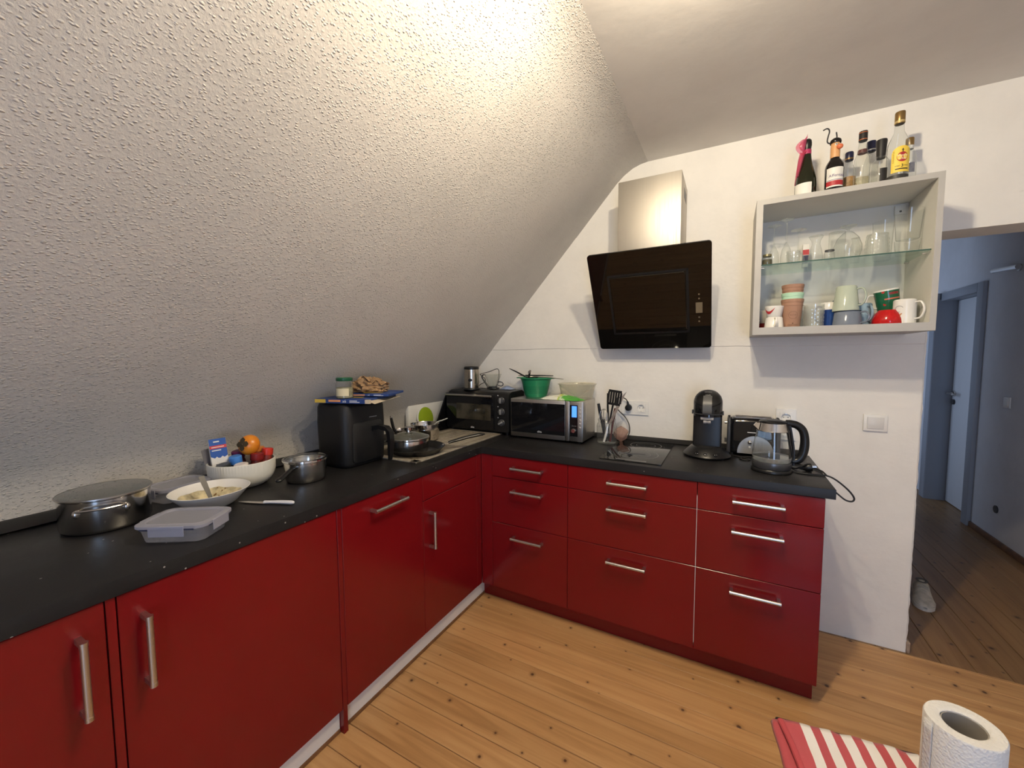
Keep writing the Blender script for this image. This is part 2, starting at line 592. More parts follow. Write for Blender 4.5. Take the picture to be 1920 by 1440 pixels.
def ledge(u, v):
    x = -.8 + 2.79 * u
    zz = 1.455 + .0035 * noise.noise((x * 3, 0, 0)) + .0015 * noise.noise((x * 14, 2, 0))
    return (x, -.0032 if v > .25 else 0.0006, zz + (0 if v < .5 else (.004 if v < .7 else .70)))


mb.grid(ledge, 120, 4)
# crumbly arris of the opening
def arris(u, v):
    z = 1.945 * v
    e = .0045 * noise.noise((z * 22, 4, 0)) + .002 * noise.noise((z * 70, 9, 0))
    return [(1.9905 + e, -.0006, z), (1.998 + e, .006, z), (1.9975 + e * .5, YB, z)][int(round(u * 2))]


mb.grid(arris, 2, 90)
struct(mb.build('wall_back', M_wall, ang=30))

# kitchen side walls behind / beside the camera
mb = MB()
mb.box(-.9, 1.65, YF - .12, YF, 0, 2.66)
mb.box(2.45, 3.4, YF - .12, YF, 0, 2.66)
mb.box(1.65, 2.45, YF - .12, YF, 2.15, 2.66)
struct(mb.build('wall_front', M_wall, smooth=False))
w = struct(MB().box(1.65, 2.45, YF - .09, YF - .02, 0, .08).box(1.65, 2.45, YF - .09, YF - .02, 2.08, 2.15).box(1.65, 1.71, YF - .09, YF - .02, .08, 2.08).box(2.39, 2.45, YF - .09, YF - .02, .08, 2.08).build('window_1', M_white_pl, smooth=False))
MB().box(1.71, 2.39, YF - .06, YF - .055, .08, 2.08).build('pane', M_glass, w, smooth=False)

# right wall: goes on through the hall, with a recessed door
mb = MB()
mb.box(XR, 3.4, YF - .1, 2.215, 0, 2.66)
mb.box(XR, 3.4, 2.86, 5.3, 0, 2.66)
mb.box(XR, 3.4, 2.215, 2.86, 1.93, 2.66)
struct(mb.build('wall_right', M_hall, smooth=False))
mb = MB()
mb.box(1.85, 1.992, YB, 2.6, 0, 2.66)  # unseen left hall wall, lengthened to keep window daylight off the right wall
mb.box(.6, 1.992, 2.52, 2.6, 0, 2.66)
mb.box(.6, 3.4, 4.3, 4.4, 0, 2.66)
mb.box(.6, .72, 2.6, 2.65, 0, 2.66)
mb.box(.6, .72, 3.65, 4.3, 0, 2.66)
mb.box(.6, .72, 2.65, 3.65, 0, .55)
mb.box(.6, .72, 2.65, 3.65, 2.15, 2.66)
struct(mb.build('wall_hall', M_hall, smooth=False))
M_door = mat('white_door_lacquer', (.70, .71, .73, 1), .4)
M_frame = mat('grey_door_frame', (.32, .34, .38, 1), .45)
d = struct(MB().box(2.972, 3.0, 2.135, 2.225, 0, 1.99, r=.006).box(2.935, 3.0, 2.85, 2.955, 0, 1.99, r=.006)
           .box(2.972, 3.0, 2.225, 2.85, 1.915, 1.99, r=.006).box(3.0, 3.16, 2.215, 2.232, 0, 1.93).box(2.94, 3.16, 2.846, 2.86, 0, 1.93).box(3.0, 3.16, 2.232, 2.846, 1.915, 1.93)
           .build('door_1', M_frame))
MB().box(3.09, 3.13, 2.234, 2.844, .006, 1.912, r=.002).build('leaf', M_door, d)
hd = MB().lathe([(.026, 0), (.026, .012)], 20, (0, 0, 0), mx=Matrix.Translation((3.09, 2.80, 1.045)) @ Matrix.Rotation(-PI / 2, 4, 'Y'), cap0=True, cap1=True)
hd.tube([(3.08, 2.80, 1.045), (3.045, 2.80, 1.045), (3.04, 2.785, 1.045), (3.04, 2.70, 1.043)], .010, 8)
hd.build('handle', M_steel, d)
MB().lathe([(.025, 0), (.025, .014)], 20, mx=Matrix.Translation((3.09, 2.80, .965)) @ Matrix.Rotation(-PI / 2, 4, 'Y'), cap0=True, cap1=True).build('lock_rose', M_dkgrey, d)
w = struct(MB().box(.62, .70, 2.65, 2.70, .55, 2.15).box(.62, .70, 3.60, 3.65, .55, 2.15).box(.62, .70, 2.70, 3.60, .55, .6).box(.62, .70, 2.70, 3.60, 2.1, 2.15).build('window_2', M_white_pl, smooth=False))
MB().box(.655, .66, 2.70, 3.60, .6, 2.1).build('pane', M_glass, w, smooth=False)
struct(MB().box(2.985, 3.0, 0.2, 2.13, 0, .045, r=.004).build('baseboard_right', M_trimwood))
struct(MB().box(1.994, 2.008, -.004, 2.1, 0, .055, r=.005).build('baseboard_left', mat('pale_skirting', (.45, .33, .24, 1), .6, var=(30, .4))))
struct(MB().box(-.64, -.612, -.515, -.001, .90, 1.088, r=.003).build('trim_1', mat('white_splash_panel', (.80, .78, .72, 1), .45, var=(9, .06))))
MB().box(-2, 2, -.0075, .0075, -.02, 0, r=.0015, seg=1).build('plank', M_floor, fl, smooth=False, loc=(1.2, -.0202, 0))

# ------------------------------------------------------------------ kitchen units
YFR = -.586          # plane of the right-hand fronts
ZP, ZT = .098, .8605
Z1, Z2 = .740, .4795


def bar_handle(parent, p, q, out):
    """round bar between square-cut feet; out = direction away from the front"""
    p, q, out = Vector(p), Vector(q), Vector(out)
    d = (q - p).normalized()
    mb = MB().cyl(p, q, .0072, 16)
    for e, s in ((p, 1), (q, -1)):
        c = e + d * s * .006
        a = c - d * .006
        b = c + d * .006
        sd = d.cross(out).normalized() * .0055
        base = -out * .034
        vs = [a - sd, b - sd, b + sd, a + sd, a - sd + base, b - sd + base, b + sd + base, a + sd + base]
        mb.add(vs, [(0, 1, 2, 3), (7, 6, 5, 4), (0, 4, 5, 1), (1, 5, 6, 2), (2, 6, 7, 3), (3, 7, 4, 0)])
        mb.lathe([(.0078, 0), (.0078, .010)], 16, mx=Matrix.Translation(e - d * (.0008 if s > 0 else .0092)) @ d.to_track_quat('Z', 'Y').to_matrix().to_4x4(), cap0=True, cap1=True)
    return mb.build('handle', M_handle, parent)


def drawer_unit(x0, x1, hx, label):
    t = thing('drawer_cabinet', label, 'cabinet', ((x0 + x1) / 2, -.3, 0), group='red drawer cabinets along the back wall')
    cx = (x0 + x1) / 2
    MB().box(x0 - cx + .001, x1 - cx - .001, -.565 + .3, .26, ZP, .850).build('carcass', M_white_mel, t, smooth=False)
    for za, zb, hz in ((Z1, ZT, .805), (Z2, Z1, .677), (ZP, Z2, .417)):
        d = MB().box(x0 - cx + .0011, x1 - cx - .0011, YFR + .3, YFR + .319, za + .0014, zb - .0014, r=.0012, seg=1).build('drawer', M_red, t, smooth=False)
        bar_handle(d, (hx - .09 - cx, YFR + .3 - .034, hz), (hx + .09 - cx, YFR + .3 - .034, hz), (0, -1, 0))
    return t


drawer_unit(.0663, .5157, .291, 'narrow red gloss drawer cabinet beside the inner corner of the kitchen')
drawer_unit(.5157, 1.114, .8145, 'wide red gloss drawer cabinet under the black cooktop')
t = drawer_unit(1.114, 1.5604, 1.339, 'red gloss drawer cabinet under the glass kettle at the open end')
cx = (1.114 + 1.5604) / 2
MB().box(1.5604 - cx - .0185, 1.5604 - cx, -.565 + .3, .285, ZP, ZT).build('side_panel', M_red, t, smooth=False)
MB().box(1.1131 - cx, 1.1149 - cx, YFR + .2995, YFR + .302, ZP + .03, ZT - .06).build('edge_strip', M_white_mel, t, smooth=False)['label'] = 'pale chipped edge along the gap'

t = thing('corner_filler', 'narrow red vertical filler strips in the inner corner of the units', 'panel', (XC, YFR, 0))
MB().box(.001, .0663 - XC - .001, 0, .019, ZP, ZT, r=.001, seg=1).build('strip', M_red, t, smooth=False)
MB().box(-.019, 0, -.047, 0.0, ZP, ZT, r=.001, seg=1).build('strip', M_red, t, smooth=False)


def door_unit(name, label, y0, y1, doors, cat='cabinet'):
    """left-hand unit: doors = (z0, z1, handle) with handle = ('v', y, za, zb) or ('h', ya, yb, z) or None"""
    cy = (y0 + y1) / 2
    t = thing(name, label, cat, (-.3, cy, 0))
    MB().box(-.30, XC + .3 - .021, y0 - cy + .001, y1 - cy - .001, ZP, .70 if name == 'sink_cabinet' else .850).build('carcass', M_white_mel, t, smooth=False)
    for pn, z0, z1, h in doors:
        d = MB().box(XC + .3 - .019, XC + .3, y0 - cy + .0012, y1 - cy - .0012, z0 + .0014, z1 - .0014, r=.0012, seg=1).build(pn, M_red, t, smooth=False)
        if h and h[0] == 'v':
            bar_handle(d, (XC + .334, h[1] - cy, h[3]), (XC + .334, h[1] - cy, h[2]), (1, 0, 0))
        elif h:
            bar_handle(d, (XC + .334, h[1] - cy, h[3]), (XC + .334, h[2] - cy, h[3]), (1, 0, 0))
    return t


door_unit('sink_cabinet', 'red gloss sink cabinet with short vertical bar handle beside the corner', -1.080, -.634, [('drawer_front', Z1, ZT, None), ('door', ZP, Z1, ('v', -1.037, .506, .681))])
door_unit('dishwasher', 'built-in dishwasher behind a red front with a horizontal bar handle', -1.520, -1.080, [('door', ZP, ZT, ('h', -1.389, -1.212, .806))], 'dishwasher')
door_unit('base_cabinet', 'wide red gloss cabinet door with upright handle below the large steel pot', -2.129, -1.5405, [('door', ZP, ZT, ('v', -2.084, .622, .797))])
door_unit('base_cabinet', 'red gloss cabinet at the very left edge with upright handle', -2.75, -2.149, [('door', ZP, ZT, ('v', -2.194, .627, .803))])
tag(MB().box(-.58, XC, -.0095, .0095, 0, ZT, r=.001, seg=1).build('end_panel', M_red, smooth=False, loc=(0, -1.530, 0)), 'red upright panel reaching the floor left of the dishwasher', 'panel')
tag(MB().box(XC - .019, XC, -.0085, .0085, ZP, ZT, r=.001, seg=1).build('filler_strip', M_red, smooth=False, loc=(0, -2.139, 0)), 'thin red strip between the two upright handled doors at the left', 'panel')
tag(MB().box(0.0, 1.586, -.529, -.513, .001, ZP - .001, r=.001, seg=1).box(1.570, 1.586, -.513, -.03, .001, ZP - .001).build('plinth', M_red, smooth=False, loc=(-.03, 0, 0)), 'dark red plinth board below the back wall drawers', 'plinth')
t = thing('plinth', 'white plinth board on the floor below sink and dishwasher', 'plinth', (-.0275, -1.0, 0))
MB().box(-.016, 0, -.519, .47, .016, ZP - .004).build('board', M_plinth_white, t, smooth=False)
MB().box(-.016, .003, -.519, .47, 0.0005, .0155).build('foot_strip', M_trimwood, t, smooth=False)
t = thing('plinth', 'shaded white plinth board below the wide left cabinet', 'plinth', (-.0275, -2.1, 0))
MB().box(-.016, 0, -.65, .558, .016, ZP - .004).build('board', M_plinth_white, t, smooth=False)
MB().box(-.016, .003, -.65, .558, 0.0005, .0155).build('foot_strip', M_trimwood, t, smooth=False)

# worktop: two runs meeting in the corner, sink cut-out in the left one
wt = thing('worktop', 'charcoal laminate worktop running round the corner over the red units', 'worktop', (0, 0, 0))
ZB = .8626
BX0, BX1, BY0, BY1 = -.435, -.115, -1.010, -.640      # bowl of the sink


def slab(mb, x0, x1, y0, y1):
    return mb.loft([[(x0 + e, y0 + e, z), (x1 - e, y0 + e, z), (x1 - e, y1 - e, z), (x0 + e, y1 - e, z)] for e, z in ((0, ZB), (0, H - .0016), (.0005, H - .0005), (.0016, H))])


mb = MB()
slab(mb, -.655, 0, -2.75, BY0)
slab(mb, -.655, 0, BY1, -.002)
mb.box(-.655, BX0, BY0 - .004, BY1 + .004, ZB, H)
slab(mb, BX1, 0, BY0 - .004, BY1 + .004)
mb.build('left_run', M_work, wt)
slab(MB(), .0004, 1.589, -.593, -.002).build('right_run', M_work, wt)
up = thing('worktop_upstand', 'dark sealing strip between worktop and the sloped wall', 'trim', (0, 0, 0))
MB().add([(-.61, y, H) for y in (-2.75, -.002)] + [(-.60, y, H + .006) for y in (-2.75, -.002)] + [(-.645, y, H + .026) for y in (-2.75, -.002)] + [(-.668, y, H + .026) for y in (-2.75, -.002)] + [(-.668, y, H) for y in (-2.75, -.002)],
         [(0, 1, 3, 2), (2, 3, 5, 4), (4, 5, 7, 6), (6, 7, 9, 8), (8, 9, 1, 0), (0, 2, 4, 6, 8), (1, 3, 5, 7, 9)]).build('strip', M_work, up)
up = thing('worktop_upstand', 'dark sealing strip between worktop and the white back wall', 'trim', (0, 0, 0))
MB().add([(x, -.036, H) for x in (-.6, 1.575)] + [(x, -.038, H + .005) for x in (-.6, 1.575)] + [(x, -.012, H + .024) for x in (-.6, 1.575)] + [(x, -.001, H + .024) for x in (-.6, 1.575)] + [(x, -.001, H) for x in (-.6, 1.575)],
         [(0, 1, 3, 2), (2, 3, 5, 4), (4, 5, 7, 6), (6, 7, 9, 8), (8, 9, 1, 0), (0, 2, 4, 6, 8), (1, 3, 5, 7, 9)]).build('strip', M_work, up)

# sink: beige composite with drainer towards the corner
M_sink = mat('beige_composite', (.36, .315, .25, 1), .5, var=(30, .25), bump=(300, .2, .0006))
sk = thing('sink', 'beige composite inset sink with ribbed drainer near the corner', 'sink', (0, 0, H))
SX0, SX1, SY0, SY1 = -.485, -.072, -1.048, -.225
mb = MB()
mb.box(SX0, SX1, SY0, BY0, 0.0004, .009, r=.003)
mb.box(SX0, SX1, BY1, SY1, 0.0004, .0062, r=.002)
mb.box(SX0, BX0, SY0, SY1, 0.0004, .009, r=.003)
mb.box(BX1, SX1, SY0, SY1, 0.0004, .009, r=.003)
mb.box(SX0, SX1, SY1 - .03, SY1, 0.0004, .009, r=.003)
mb.build('rim', M_sink, sk)
mb = MB()
for i in range(7):
    x = BX0 + .05 + i * .036
    mb.box(x, x + .010, BY1 + .03, SY1 - .05, .005, .0085, r=.002)
mb.build('drainer_rib', M_sink, sk)
mb = MB()
g = .0006
mb.box(BX0 + g, BX0 + .01, BY0 + g, BY1 - g, -.16, .004)
mb.box(BX1 - .01, BX1 - g, BY0 + g, BY1 - g, -.16, .004)
mb.box(BX0 + .01, BX1 - .01, BY0 + g, BY0 + .01, -.16, .004)
mb.box(BX0 + .01, BX1 - .01, BY1 - .01, BY1 - g, -.16, .004)
mb.box(BX0 + g, BX1 - g, BY0 + g, BY1 - g, -.17, -.16)
mb.build('bowl', M_sink, sk, smooth=False)

# hob
hb = thing('hob', 'black ceramic cooktop with two rings set in the worktop', 'cooktop', (.8115, -.285, H))
MB().box(-.146, .146, -.262, .232, .0004, .005, r=.0022).build('glass_plate', M_hob, hb)
M_ring = mat('grey_ring_print', (.17, .17, .17, 1), .25)
for i, (cy, r) in enumerate(((-.10, .098), (.125, .082))):
    MB().lathe([(r - .0014, 0), (r + .0014, 0)], 64, (0.01, cy, .00515)).lathe([(r * .62 - .001, 0), (r * .62 + .001, 0)], 48, (0.01, cy, .00515)).build('ring', M_ring, hb)
MB().box(-.07, .075, -.247, -.231, .00505, .0053).build('touch_strip', mat('grey_touch_strip', (.09, .09, .09, 1), .3), hb, smooth=False)

# ------------------------------------------------------------------ hood
hd = thing('extractor_hood', 'wall extractor hood with slanted black glass and steel chimney', 'extractor hood', (.838, -.003, 1.45))
mb = MB()
mb.box(-.160, .152, -.278, 0, .42, .873, r=.002)
mb.build('chimney', M_steel_hood, hd)
MB().box(.1521, .1528, -.16, -.05, .78, .83).build('vent_slot', M_dkgrey, hd, smooth=False)
a = Vector((0, -.100, 0.0))
b = Vector((0, -.388, .486))
L = (b - a).length
ev = (b - a) / L
nv = Vector((0, -ev.z, ev.y))            # out of the glass, towards the room and down
if nv.y > 0:
    nv = -nv
gm = Matrix((Vector((1, 0, 0)), ev, nv)).transposed().to_4x4()
gm.translation = a


def rrect(x0, x1, y0, y1, r, n=6):
    pts = []
    for cx, cy, a0 in ((x1 - r, y0 + r, -PI / 2), (x1 - r, y1 - r, 0), (x0 + r, y1 - r, PI / 2), (x0 + r, y0 + r, PI)):
        for i in range(n + 1):
            t = a0 + PI / 2 * i / n
            pts.append((cx + r * math.cos(t), cy + r * math.sin(t)))
    return pts


def bev_plate(mb, x0, x1, y0, y1, r, z0, z1, e, mx=None, mi=0):
    rings = []
    for d, z in ((e, z0), (0, z0 + e), (0, z1 - e), (e, z1)):
        rings.append([(x, y, z) for x, y in rrect(x0 + d, x1 - d, y0 + d, y1 - d, max(r - d, .001))])
    return mb.loft(rings, mi, mx)


mb = MB()
bev_plate(mb, -.297, .297, 0, L, .016, -.012, 0, .002, gm)
mb.build('glass_front', M_blk_glass, hd)
mb = MB()
gx0, gx1, gy0, gy1 = -.205, .195, .095, .445
for x0, x1, y0, y1 in ((gx0, gx1, gy0, gy0 + .012), (gx0, gx1, gy1 - .012, gy1), (gx0, gx0 + .012, gy0, gy1), (gx1 - .012, gx1, gy0, gy1)):
    mb.box(x0, x1, y0, y1, .0002, .0008, mx=gm)
mb.build('groove', mat('hood_groove', (.001, .001, .001, 1), .6), hd, smooth=False)
mb = MB()
bev_plate(mb, gx0 + .014, gx1 - .014, gy0 + .014, gy1 - .014, .012, .0003, .005, .002, gm)
mb.build('suction_panel', M_blk_glass, hd)
M_disp = mat('hood_display', (.16, .13, .085, 1), .3)
MB().box(.225, .256, .205, .262, .0003, .0012, mx=gm).build('display', M_disp, hd, smooth=False)
for dy in (.158, .181, .283, .306):
    MB().lathe([(.0042, 0), (.0042, .0012)], 12, mx=gm @ Matrix.Translation((.2405, dy, .0002)), cap1=True).build('button', M_disp, hd)
mb = MB()
p0, p1 = a - nv * .0125, b - nv * .0125
pr = [(p0.y, p0.z + .02), (p0.y - .0, p0.z + .02), (-.30, .335), (-.27, .425), (-.0, .425), (0, .03)]
mb.add([(x, y, z) for x in (-.255, .255) for y, z in [(-.092, .028), (-.285, .35), (-.27, .421), (-.001, .421), (-.001, .028)]],
       [(0, 1, 2, 3, 4), (9, 8, 7, 6, 5)] + [(i, (i + 1) % 5, 5 + (i + 1) % 5, 5 + i) for i in range(5)])
mb.build('body', M_blk_matt, hd, smooth=False)

# ------------------------------------------------------------------ wall cabinet
M_cab = mat('pale_cabinet_inside', (.66, .65, .60, 1), .45, var=(5, .06))
M_cabedge = mat('grey_cabinet_edge', (.42, .405, .375, 1), .45, var=(8, .08))
wc = thing('wall_cabinet', 'open pale grey wall cabinet holding glasses and mugs', 'cabinet', (1.617, -.155, 1.503))
MB().box(-.306, -.281, -.15, .150, 0, .602, r=.001, seg=1).build('side_panel', M_cab, wc, smooth=False)
MB().box(.287, .306, -.15, .150, 0, .602, r=.001, seg=1).build('side_panel', M_cab, wc, smooth=False)
MB().box(-.281, .287, -.15, .150, .580, .602, r=.001, seg=1).build('top_panel', M_cab, wc, smooth=False)
MB().box(-.281, .287, -.15, .150, 0, .032, r=.001, seg=1).build('bottom_panel', M_cab, wc, smooth=False)
MB().box(-.281, .287, .138, .149, .032, .580).build('back_panel', M_cab, wc, smooth=False)
for x0_, x1_, z0_, z1_ in ((-.306, -.281, 0, .602), (.287, .306, 0, .602), (-.281, .287, .580, .602), (-.281, .287, 0, .032)):
    MB().box(x0_, x1_, -.1515, -.1502, z0_, z1_).build('edge_band', M_cabedge, wc, smooth=False)['label'] = 'greyer front edge'
MB().box(-.3072, -.3062, -.1515, .150, 0, .602).build('outer_face', M_cabedge, wc, smooth=False)
MB().box(-.306, .306, -.1515, .150, -.0012, -.0002).build('under_face', M_cabedge, wc, smooth=False)
sh = MB().box(-.2805, .2865, -.128, .137, .314, .3195).build('glass_shelf', M_glass_shelf, wc, smooth=False)
MB().box(-.2805, .2865, -.1288, -.1279, .3142, .3193).build('front_edge', M_glass_edge, sh, smooth=False)
for x, y in ((-.274, -.09), (.279, -.09), (-.274, .1), (.279, .1)):
    MB().cyl((x - .006, y, .310), (x + .0065, y, .310), .0035, 10).build('shelf_pin', M_steel, wc)
b_ = MB().box(.238, .276, .128, .1378, .532, .572, r=.002).build('hanging_bracket', M_cab, wc)
MB().cyl((.258, .1275, .545), (.258, .1285, .545), .0045, 12).build('screw_hole', M_dkgrey, b_)

# ------------------------------------------------------------------ left worktop
def closed_pan(r, h, wall=.002, base_r=None, lip=.003):
    """outer and inner skin of a metal pan"""
    b = base_r or r * .96
    return [(0.001, 0), (b - .006, 0), (b, .004), (r, h * .25 if base_r else .012), (r, h - .004), (r + lip, h - .001), (r + lip, h), (r, h), (r - wall, h - .003), (r - wall, .012), (b - .008, .006), (0.001, .006)]


# big pot with tinted lid and wire side handles
t = thing('stockpot', 'large wide steel pot with greenish glass lid at the left end of the worktop', 'pot', (-.452, -2.010, H))
R, h = .1025, .100
MB().lathe(closed_pan(R, h), 56).build('body', M_pot, t)
lid = MB().lathe([(R + .002, h + .0005), (R + .0052, h + .002), (R + .0052, h + .005), (R + .001, h + .007)], 56).build('lid_rim', M_steel, t)
MB().lathe([(.001, h + .006), (R * .5, h + .0055), (R + .003, h + .0045), (R + .003, h + .0065), (R * .5, h + .0085), (.001, h + .009)], 56).build('lid', M_lidglass, t)
for ac in (math.radians(-22), math.radians(158)):
    ca, sa = math.cos(ac), math.sin(ac)
    pts = []
    for k, (w, o_, zz) in enumerate(((-.052, .001, .072), (-.05, .012, .076), (-.042, .018, .078), (0, .022, .079), (.042, .018, .078), (.05, .012, .076), (.052, .001, .072))):
        rr_ = math.sqrt(max(R * R - w * w, 0)) + o_
        pts.append((rr_ * ca - w * sa, rr_ * sa + w * ca, zz))
    hb_ = MB().tube(pts, .0032, 8)
    for w in (-.052, .052):
        q = math.sqrt(R * R - w * w) + .001
        c = Vector((q * ca - w * sa, q * sa + w * ca, .066))
        hb_.sphere(c, .009, 10, 6, sz=1.4)
    hb_.build('handle', M_steel, t)


def food_box(name, label, loc, rz, lx, ly, h, lidz=True):
    t = thing(name, label, 'food container', loc, rz)
    mb = MB()
    rings = []
    for d, z in ((.014, 0.0005), (.009, .004), (.003, h - .008), (0, h - .002)):
        rings.append([(x, y, z) for x, y in rrect(-lx / 2 + d, lx / 2 - d, -ly / 2 + d, ly / 2 - d, .022, 6)])
    mb.loft(rings, cap1=False)
    mb.build('box', M_frost, t)
    mb = MB()
    rings = []
    for d, z in ((-.003, h - .002), (-.006, h + .001), (-.006, h + .008), (-.002, h + .0105), (.008, h + .0105), (.011, h + .0065)):
        rings.append([(x, y, z) for x, y in rrect(-lx / 2 + d, lx / 2 - d, -ly / 2 + d, ly / 2 - d, .026, 6)])
    mb.loft(rings, cap0=False, cap1=False)
    l = mb.build('lid', M_frost_rim, t)
    MB().prism(rrect(-lx / 2 + .011, lx / 2 - .011, -ly / 2 + .011, ly / 2 - .011, .016, 6), h + .0055, h + .0066).build('lid_panel', M_frost_lid, l)
    mb = MB()
    for x0, x1, y0, y1 in ((-lx / 2 + .003, lx / 2 - .003, -ly / 2 - .0066, -ly / 2 - .0046), (-lx / 2 + .003, lx / 2 - .003, ly / 2 + .0046, ly / 2 + .0066)):
        mb.box(x0 + .016, x1 - .016, y0, y1, h - .003, h + .001)
    for y0, y1, x0, x1 in ((-ly / 2 + .003, ly / 2 - .003, -lx / 2 - .0066, -lx / 2 - .0046), (-ly / 2 + .003, ly / 2 - .003, lx / 2 + .0046, lx / 2 + .0066)):
        mb.box(x0, x1, y0 + .016, y1 - .016, h - .003, h + .001)
    mb.build('seal', M_seal, t, smooth=False)
    for ax, sgn in (('x', 1), ('x', -1), ('y', 1), ('y', -1)):
        mb = MB()
        ln = (ly if ax == 'x' else lx) * .52
        k = (lx if ax == 'x' else ly) / 2 + .0075
        if ax == 'x':
            mb.box(min(sgn * k, sgn * (k + .002)), max(sgn * k, sgn * (k + .002)), -ln / 2, ln / 2, h - .020, h + .009, r=.0009, seg=1)
        else:
            mb.box(-ln / 2, ln / 2, min(sgn * k, sgn * (k + .002)), max(sgn * k, sgn * (k + .002)), h - .020, h + .009, r=.0009, seg=1)
        mb.build('clip', M_frost_rim, t)
    return t


food_box('food_container', 'clear rectangular clip-lid food box at the front edge before the big pot', (-.140, -1.935, H), math.radians(32), .178, .128, .045)
food_box('food_container', 'flat clip-lid food box behind the big pot against the wall', (-.535, -1.795, H), math.radians(8), .120, .160, .046)

# deep plate with leftovers, knife in it
t = thing('deep_plate', 'white deep plate with food remains on the worktop', 'plate', (-.330, -1.785, H))
R, h = .115, .060
MB().lathe([(.001, 0), (.052, 0), (.057, .002), (.078, .016), (R - .002, h - .003), (R, h), (R - .002, h + .0008), (R - .005, h - .004), (.075, .018), (.054, .008), (.001, .006)], 56).build('bowl', mat('white_porcelain', (.80, .78, .75, 1), .15), t)
M_food = mat('creamy_sauce', (.74, .64, .40, 1), .5, var=(40, .45), bump=(80, .5, .003))
mb = MB()


def sauce(u, v):
    r = .001 + .086 * u
    a = 2 * PI * v
    r *= 1 + .10 * noise.noise((math.cos(a) * 2, math.sin(a) * 2, 3))
    z = .0085 + max(0, r - .053) * .86 + .0016 * noise.noise((r * math.cos(a) * 60, r * math.sin(a) * 60, 1)) + .001
    return (r * math.cos(a), r * math.sin(a), z)


mb.grid(sauce, 10, 36)
f = mb.build('sauce', M_food, t)
f['kind'] = 'stuff'
mb = MB()
for k in range(38):
    a, r = random.uniform(0, 2 * PI), random.uniform(.01, .088)
    if k < 16:
        a, r = random.gauss(2.6, .25), random.uniform(.03, .085)
    mb.sphere((r * math.cos(a), r * math.sin(a), .010 + max(0, r - .053) * 1.08 + .003), random.uniform(.002, .0045), 7, 5, sz=.6)
f = mb.build('crumbs', mat('brown_crumbs', (.30, .14, .04, 1), .6, var=(200, .5)), t)
f['kind'] = 'stuff'
kn = MB().loft([[(x, y + w, z), (x + .0006, y - w, z), (x + .002, y - w, z), (x + .002, y + w, z)] for x, y, z, w in ((0, 0, .012, .004), (-.016, -.004, .045, .0065), (-.034, -.008, .080, .0085), (-.048, -.011, .106, .0085))], mx=Matrix.Identity(4))
tag(kn.build('table_knife', mat('dull_dark_steel', (.10, .095, .09, 1), .35, .3), loc=(-.300, -1.792, H)), 'steel cutlery handle standing up in the white deep plate', 'cutlery')

t = thing('kitchen_knife', 'kitchen knife with light grey handle lying before the saucepan', 'knife', (-.185, -1.687, H))
a0 = math.radians(22)
mx = Matrix.Rotation(a0, 4, 'Z')
MB().loft([[(x, -w, .003), (x, w, .003), (x, w, .0045), (x, -w, .0045)] for x, w in ((-.10, .002), (-.07, .007), (-.02, .009), (.005, .009))], mx=mx).build('blade', M_steel, t, smooth=False)
MB().tube([(-.002, 0, .006), (.02, 0, .007), (.06, 0, .0085), (.098, 0, .0085), (.108, 0, .0075)], .008, 10, rs=[.0075, .0068, .0082, .0088, .004], flat=.75).build('handle', mat('light_grey_handle', (.62, .62, .66, 1), .4), t).matrix_local = mx

# ribbed bowl with spices, packet and persimmon
t = thing('ribbed_bowl', 'white ribbed bowl filled with spice jars and a persimmon', 'bowl', (-.489, -1.598, H))
R, h = .1145, .100
mb = MB()
prof = [(.001, 0), (.072, 0), (.078, .002), (.097, .014), (.108, .030), (.1125, .044), (R - .0005, .058), (R, h - .002), (R - .002, h), (R - .005, h - .002), (R - .006, .054), (.103, .032), (.078, .010), (.001, .008)]
n = 144
vs, fs = [], []
for j, (r, z) in enumerate(prof):
    for i in range(n):
        a = 2 * PI * i / n
        rib = .0009 * (1 if i % 2 else -1) if 6 <= j <= 7 else 0
        vs.append(((r + rib) * math.cos(a), (r + rib) * math.sin(a), z))
for j in range(len(prof) - 1):
    for i in range(n):
        fs.append((j * n + i, j * n + (i + 1) % n, (j + 1) * n + (i + 1) % n, (j + 1) * n + i))
mb.add(vs, fs)
mb.build('shell', mat('cream_glaze', (.74, .72, .65, 1), .35), t)


def spice(x, y, z, tilt, az, r, col, label, capcol, h=.10, cap_h=.022, cap_r=None, jar=None):
    t = thing('spice_jar', label, 'jar', (-.489 + x, -1.598 + y, H + z))
    t.rotation_euler = (tilt, 0, az)
    MB().lathe([(.001, 0), (r - .003, 0), (r, .003), (r, h - .02), (r * .86, h - .008), (r * .86, h)], 24, cap1=True).build('jar', jar or mat('spice_fill', col, .35, var=(60, .5)), t)
    q = cap_r or r * .98
    MB().lathe([(q, h - .004), (q + .0004, h - .001), (q + .0004, h + cap_h - .003), (q - .003, h + cap_h), (.001, h + cap_h)], 28).build('cap', mat('cap_colour', capcol, .35), t)
    return t


